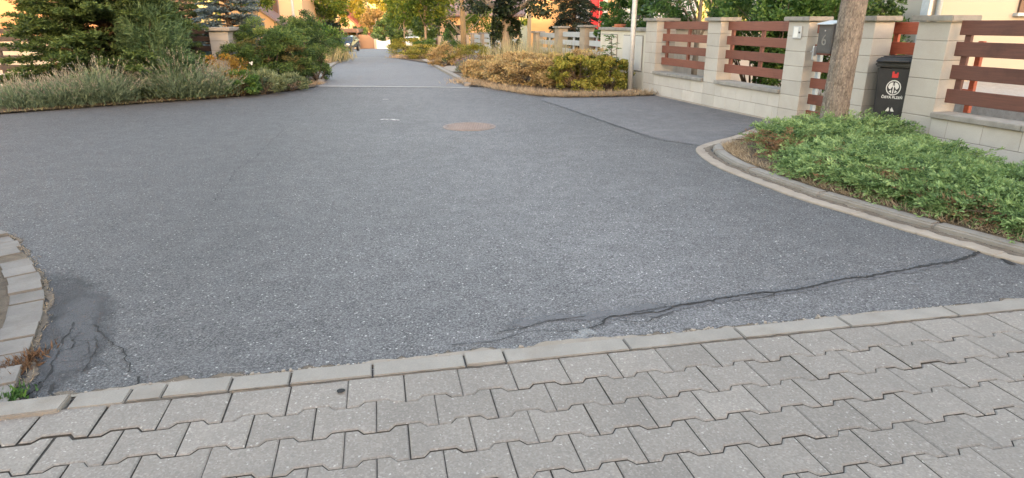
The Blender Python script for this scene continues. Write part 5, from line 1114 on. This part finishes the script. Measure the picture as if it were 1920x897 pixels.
P = np.repeat(np.array(tips), 5, 0); fan = np.tile(np.linspace(-1.3, 1.3, 5), len(tips)); az = np.repeat(RNG.uniform(0, 6.28, len(tips)), 5)+fan
leafmesh('leaves', kites(P, np.stack([np.cos(az), np.sin(az), np.full(len(P), -.25)], 1), .1*(1-.25*np.abs(fan)/1.3), .05, N=np.tile([[0, 0, 1.]], (len(P), 1))+RNG.normal(0, .25, (len(P), 3))), np.repeat(RNG.normal(.6, .15, len(tips)), 5), M['fresh'], sd)
# ---- garden behind the wall
bush('box_shrub', 'clipped round light green shrub above the cabinet wall', 'shrub', at(1172, 16.6), 16.6, .72, .7, 2.15, M['fresh'], 15000, .065, .03, None, 90, .2, .3, .62)
ptx = at(1163, 15.6); pot = thing('flower_pot', 'terracotta flower pot standing behind the cabinet wall', 'flower pot', (ptx, 15.6, 1.0))
b = MB(); b.tube([(ptx, 15.6, 0), (ptx, 15.6, 1.12)], .16, 14, .3); b.build('stand', M['capstone'], pot); b = MB(); b.tube([(ptx, 15.6, 1.121), (ptx, 15.6, 1.3), (ptx, 15.6, 1.301), (ptx, 15.6, 1.335)], [.1, .12, .135, .135], 18); b.build('pot', M['terracotta'], pot)
tree('peach_tree', 'peach tree with long drooping leaves over the far panel of the plank fence', 'tree', at(1310, 13.9), 13.9, 2.9, .07, (2.15, 1.25, 1.1, .85), M['peach_leaf'], 9500, .13, .034, 'bark_pale', None, 90, .26)
bush('garden_shrub', 'dense leafy shrub behind the middle panel of the plank fence', 'shrub', at(1428, 11.9), 11.9, .8, .6, 2.3, M['fresh'], 14000, .07, .035, None, 90, .24, .2, .55)
bush('garden_shrub', 'dense leafy shrub behind the pillar with the doorbell', 'shrub', at(1520, 11.2), 11.2, .85, .6, 2.1, M['fresh'], 14000, .07, .035, None, 90, .24, .2, .5)
bush('garden_shrub', 'dark leafy shrub behind the tree trunk', 'shrub', at(1610, 11.4), 11.4, .75, .6, 2.2, M['spirea_dark'], 10000, .07, .035, None, 80, .24, .2, .5)
bush('clipped_hedge', 'bright green clipped hedge plant seen over the red niche planks', 'hedge', at(1688, 13.2), 13.2, .7, .5, 1.75, M['fresh'], 9000, .06, .024, None, 70, .2, .2, .45)
cs = thing('garden_screen', 'low weathered grey slat screen in the garden behind the far fence panel', 'screen', (at(1300, 14.6), 14.6, 0))
b = MB()
for k in range(26): x = at(1240, 14.6)+k*.062; b.box(x, x+.055, 14.6, 14.62, .05, .78+.02*math.sin(k*2.1), random.random())
b.build('slats', M['wood_grey'], cs)
for k in (0, 12, 25): x = at(1240, 14.6)+k*.062; b = MB(); b.box(x, x+.06, 14.622, 14.68, -.05, .85); b.build('post', M['pale_metal'], cs)
gw = thing('garden_wall', 'pale plastered garden wall behind the peach tree', 'wall', (4.6, 15.2, 0))
b = MB(); b.box(2.9, 7.2, 15.0, 15.2, -.05, 1.22); b.build('wall', M['pl_white'], gw, bev=.01); b = MB(); b.box(2.85, 7.25, 14.95, 15.25, 1.221, 1.27); b.build('coping', M['capstone'], gw)
gp_ = [(*Wf(random.uniform(1.5, 5), random.uniform(.5, 2.6), .03),) for _ in range(5000)]
grass_patch('lawn_grass', 'ragged green grass in the garden behind the plank fence', gp_, .05, .16, .012, M['pale_grass'], .5, (.25, .2))
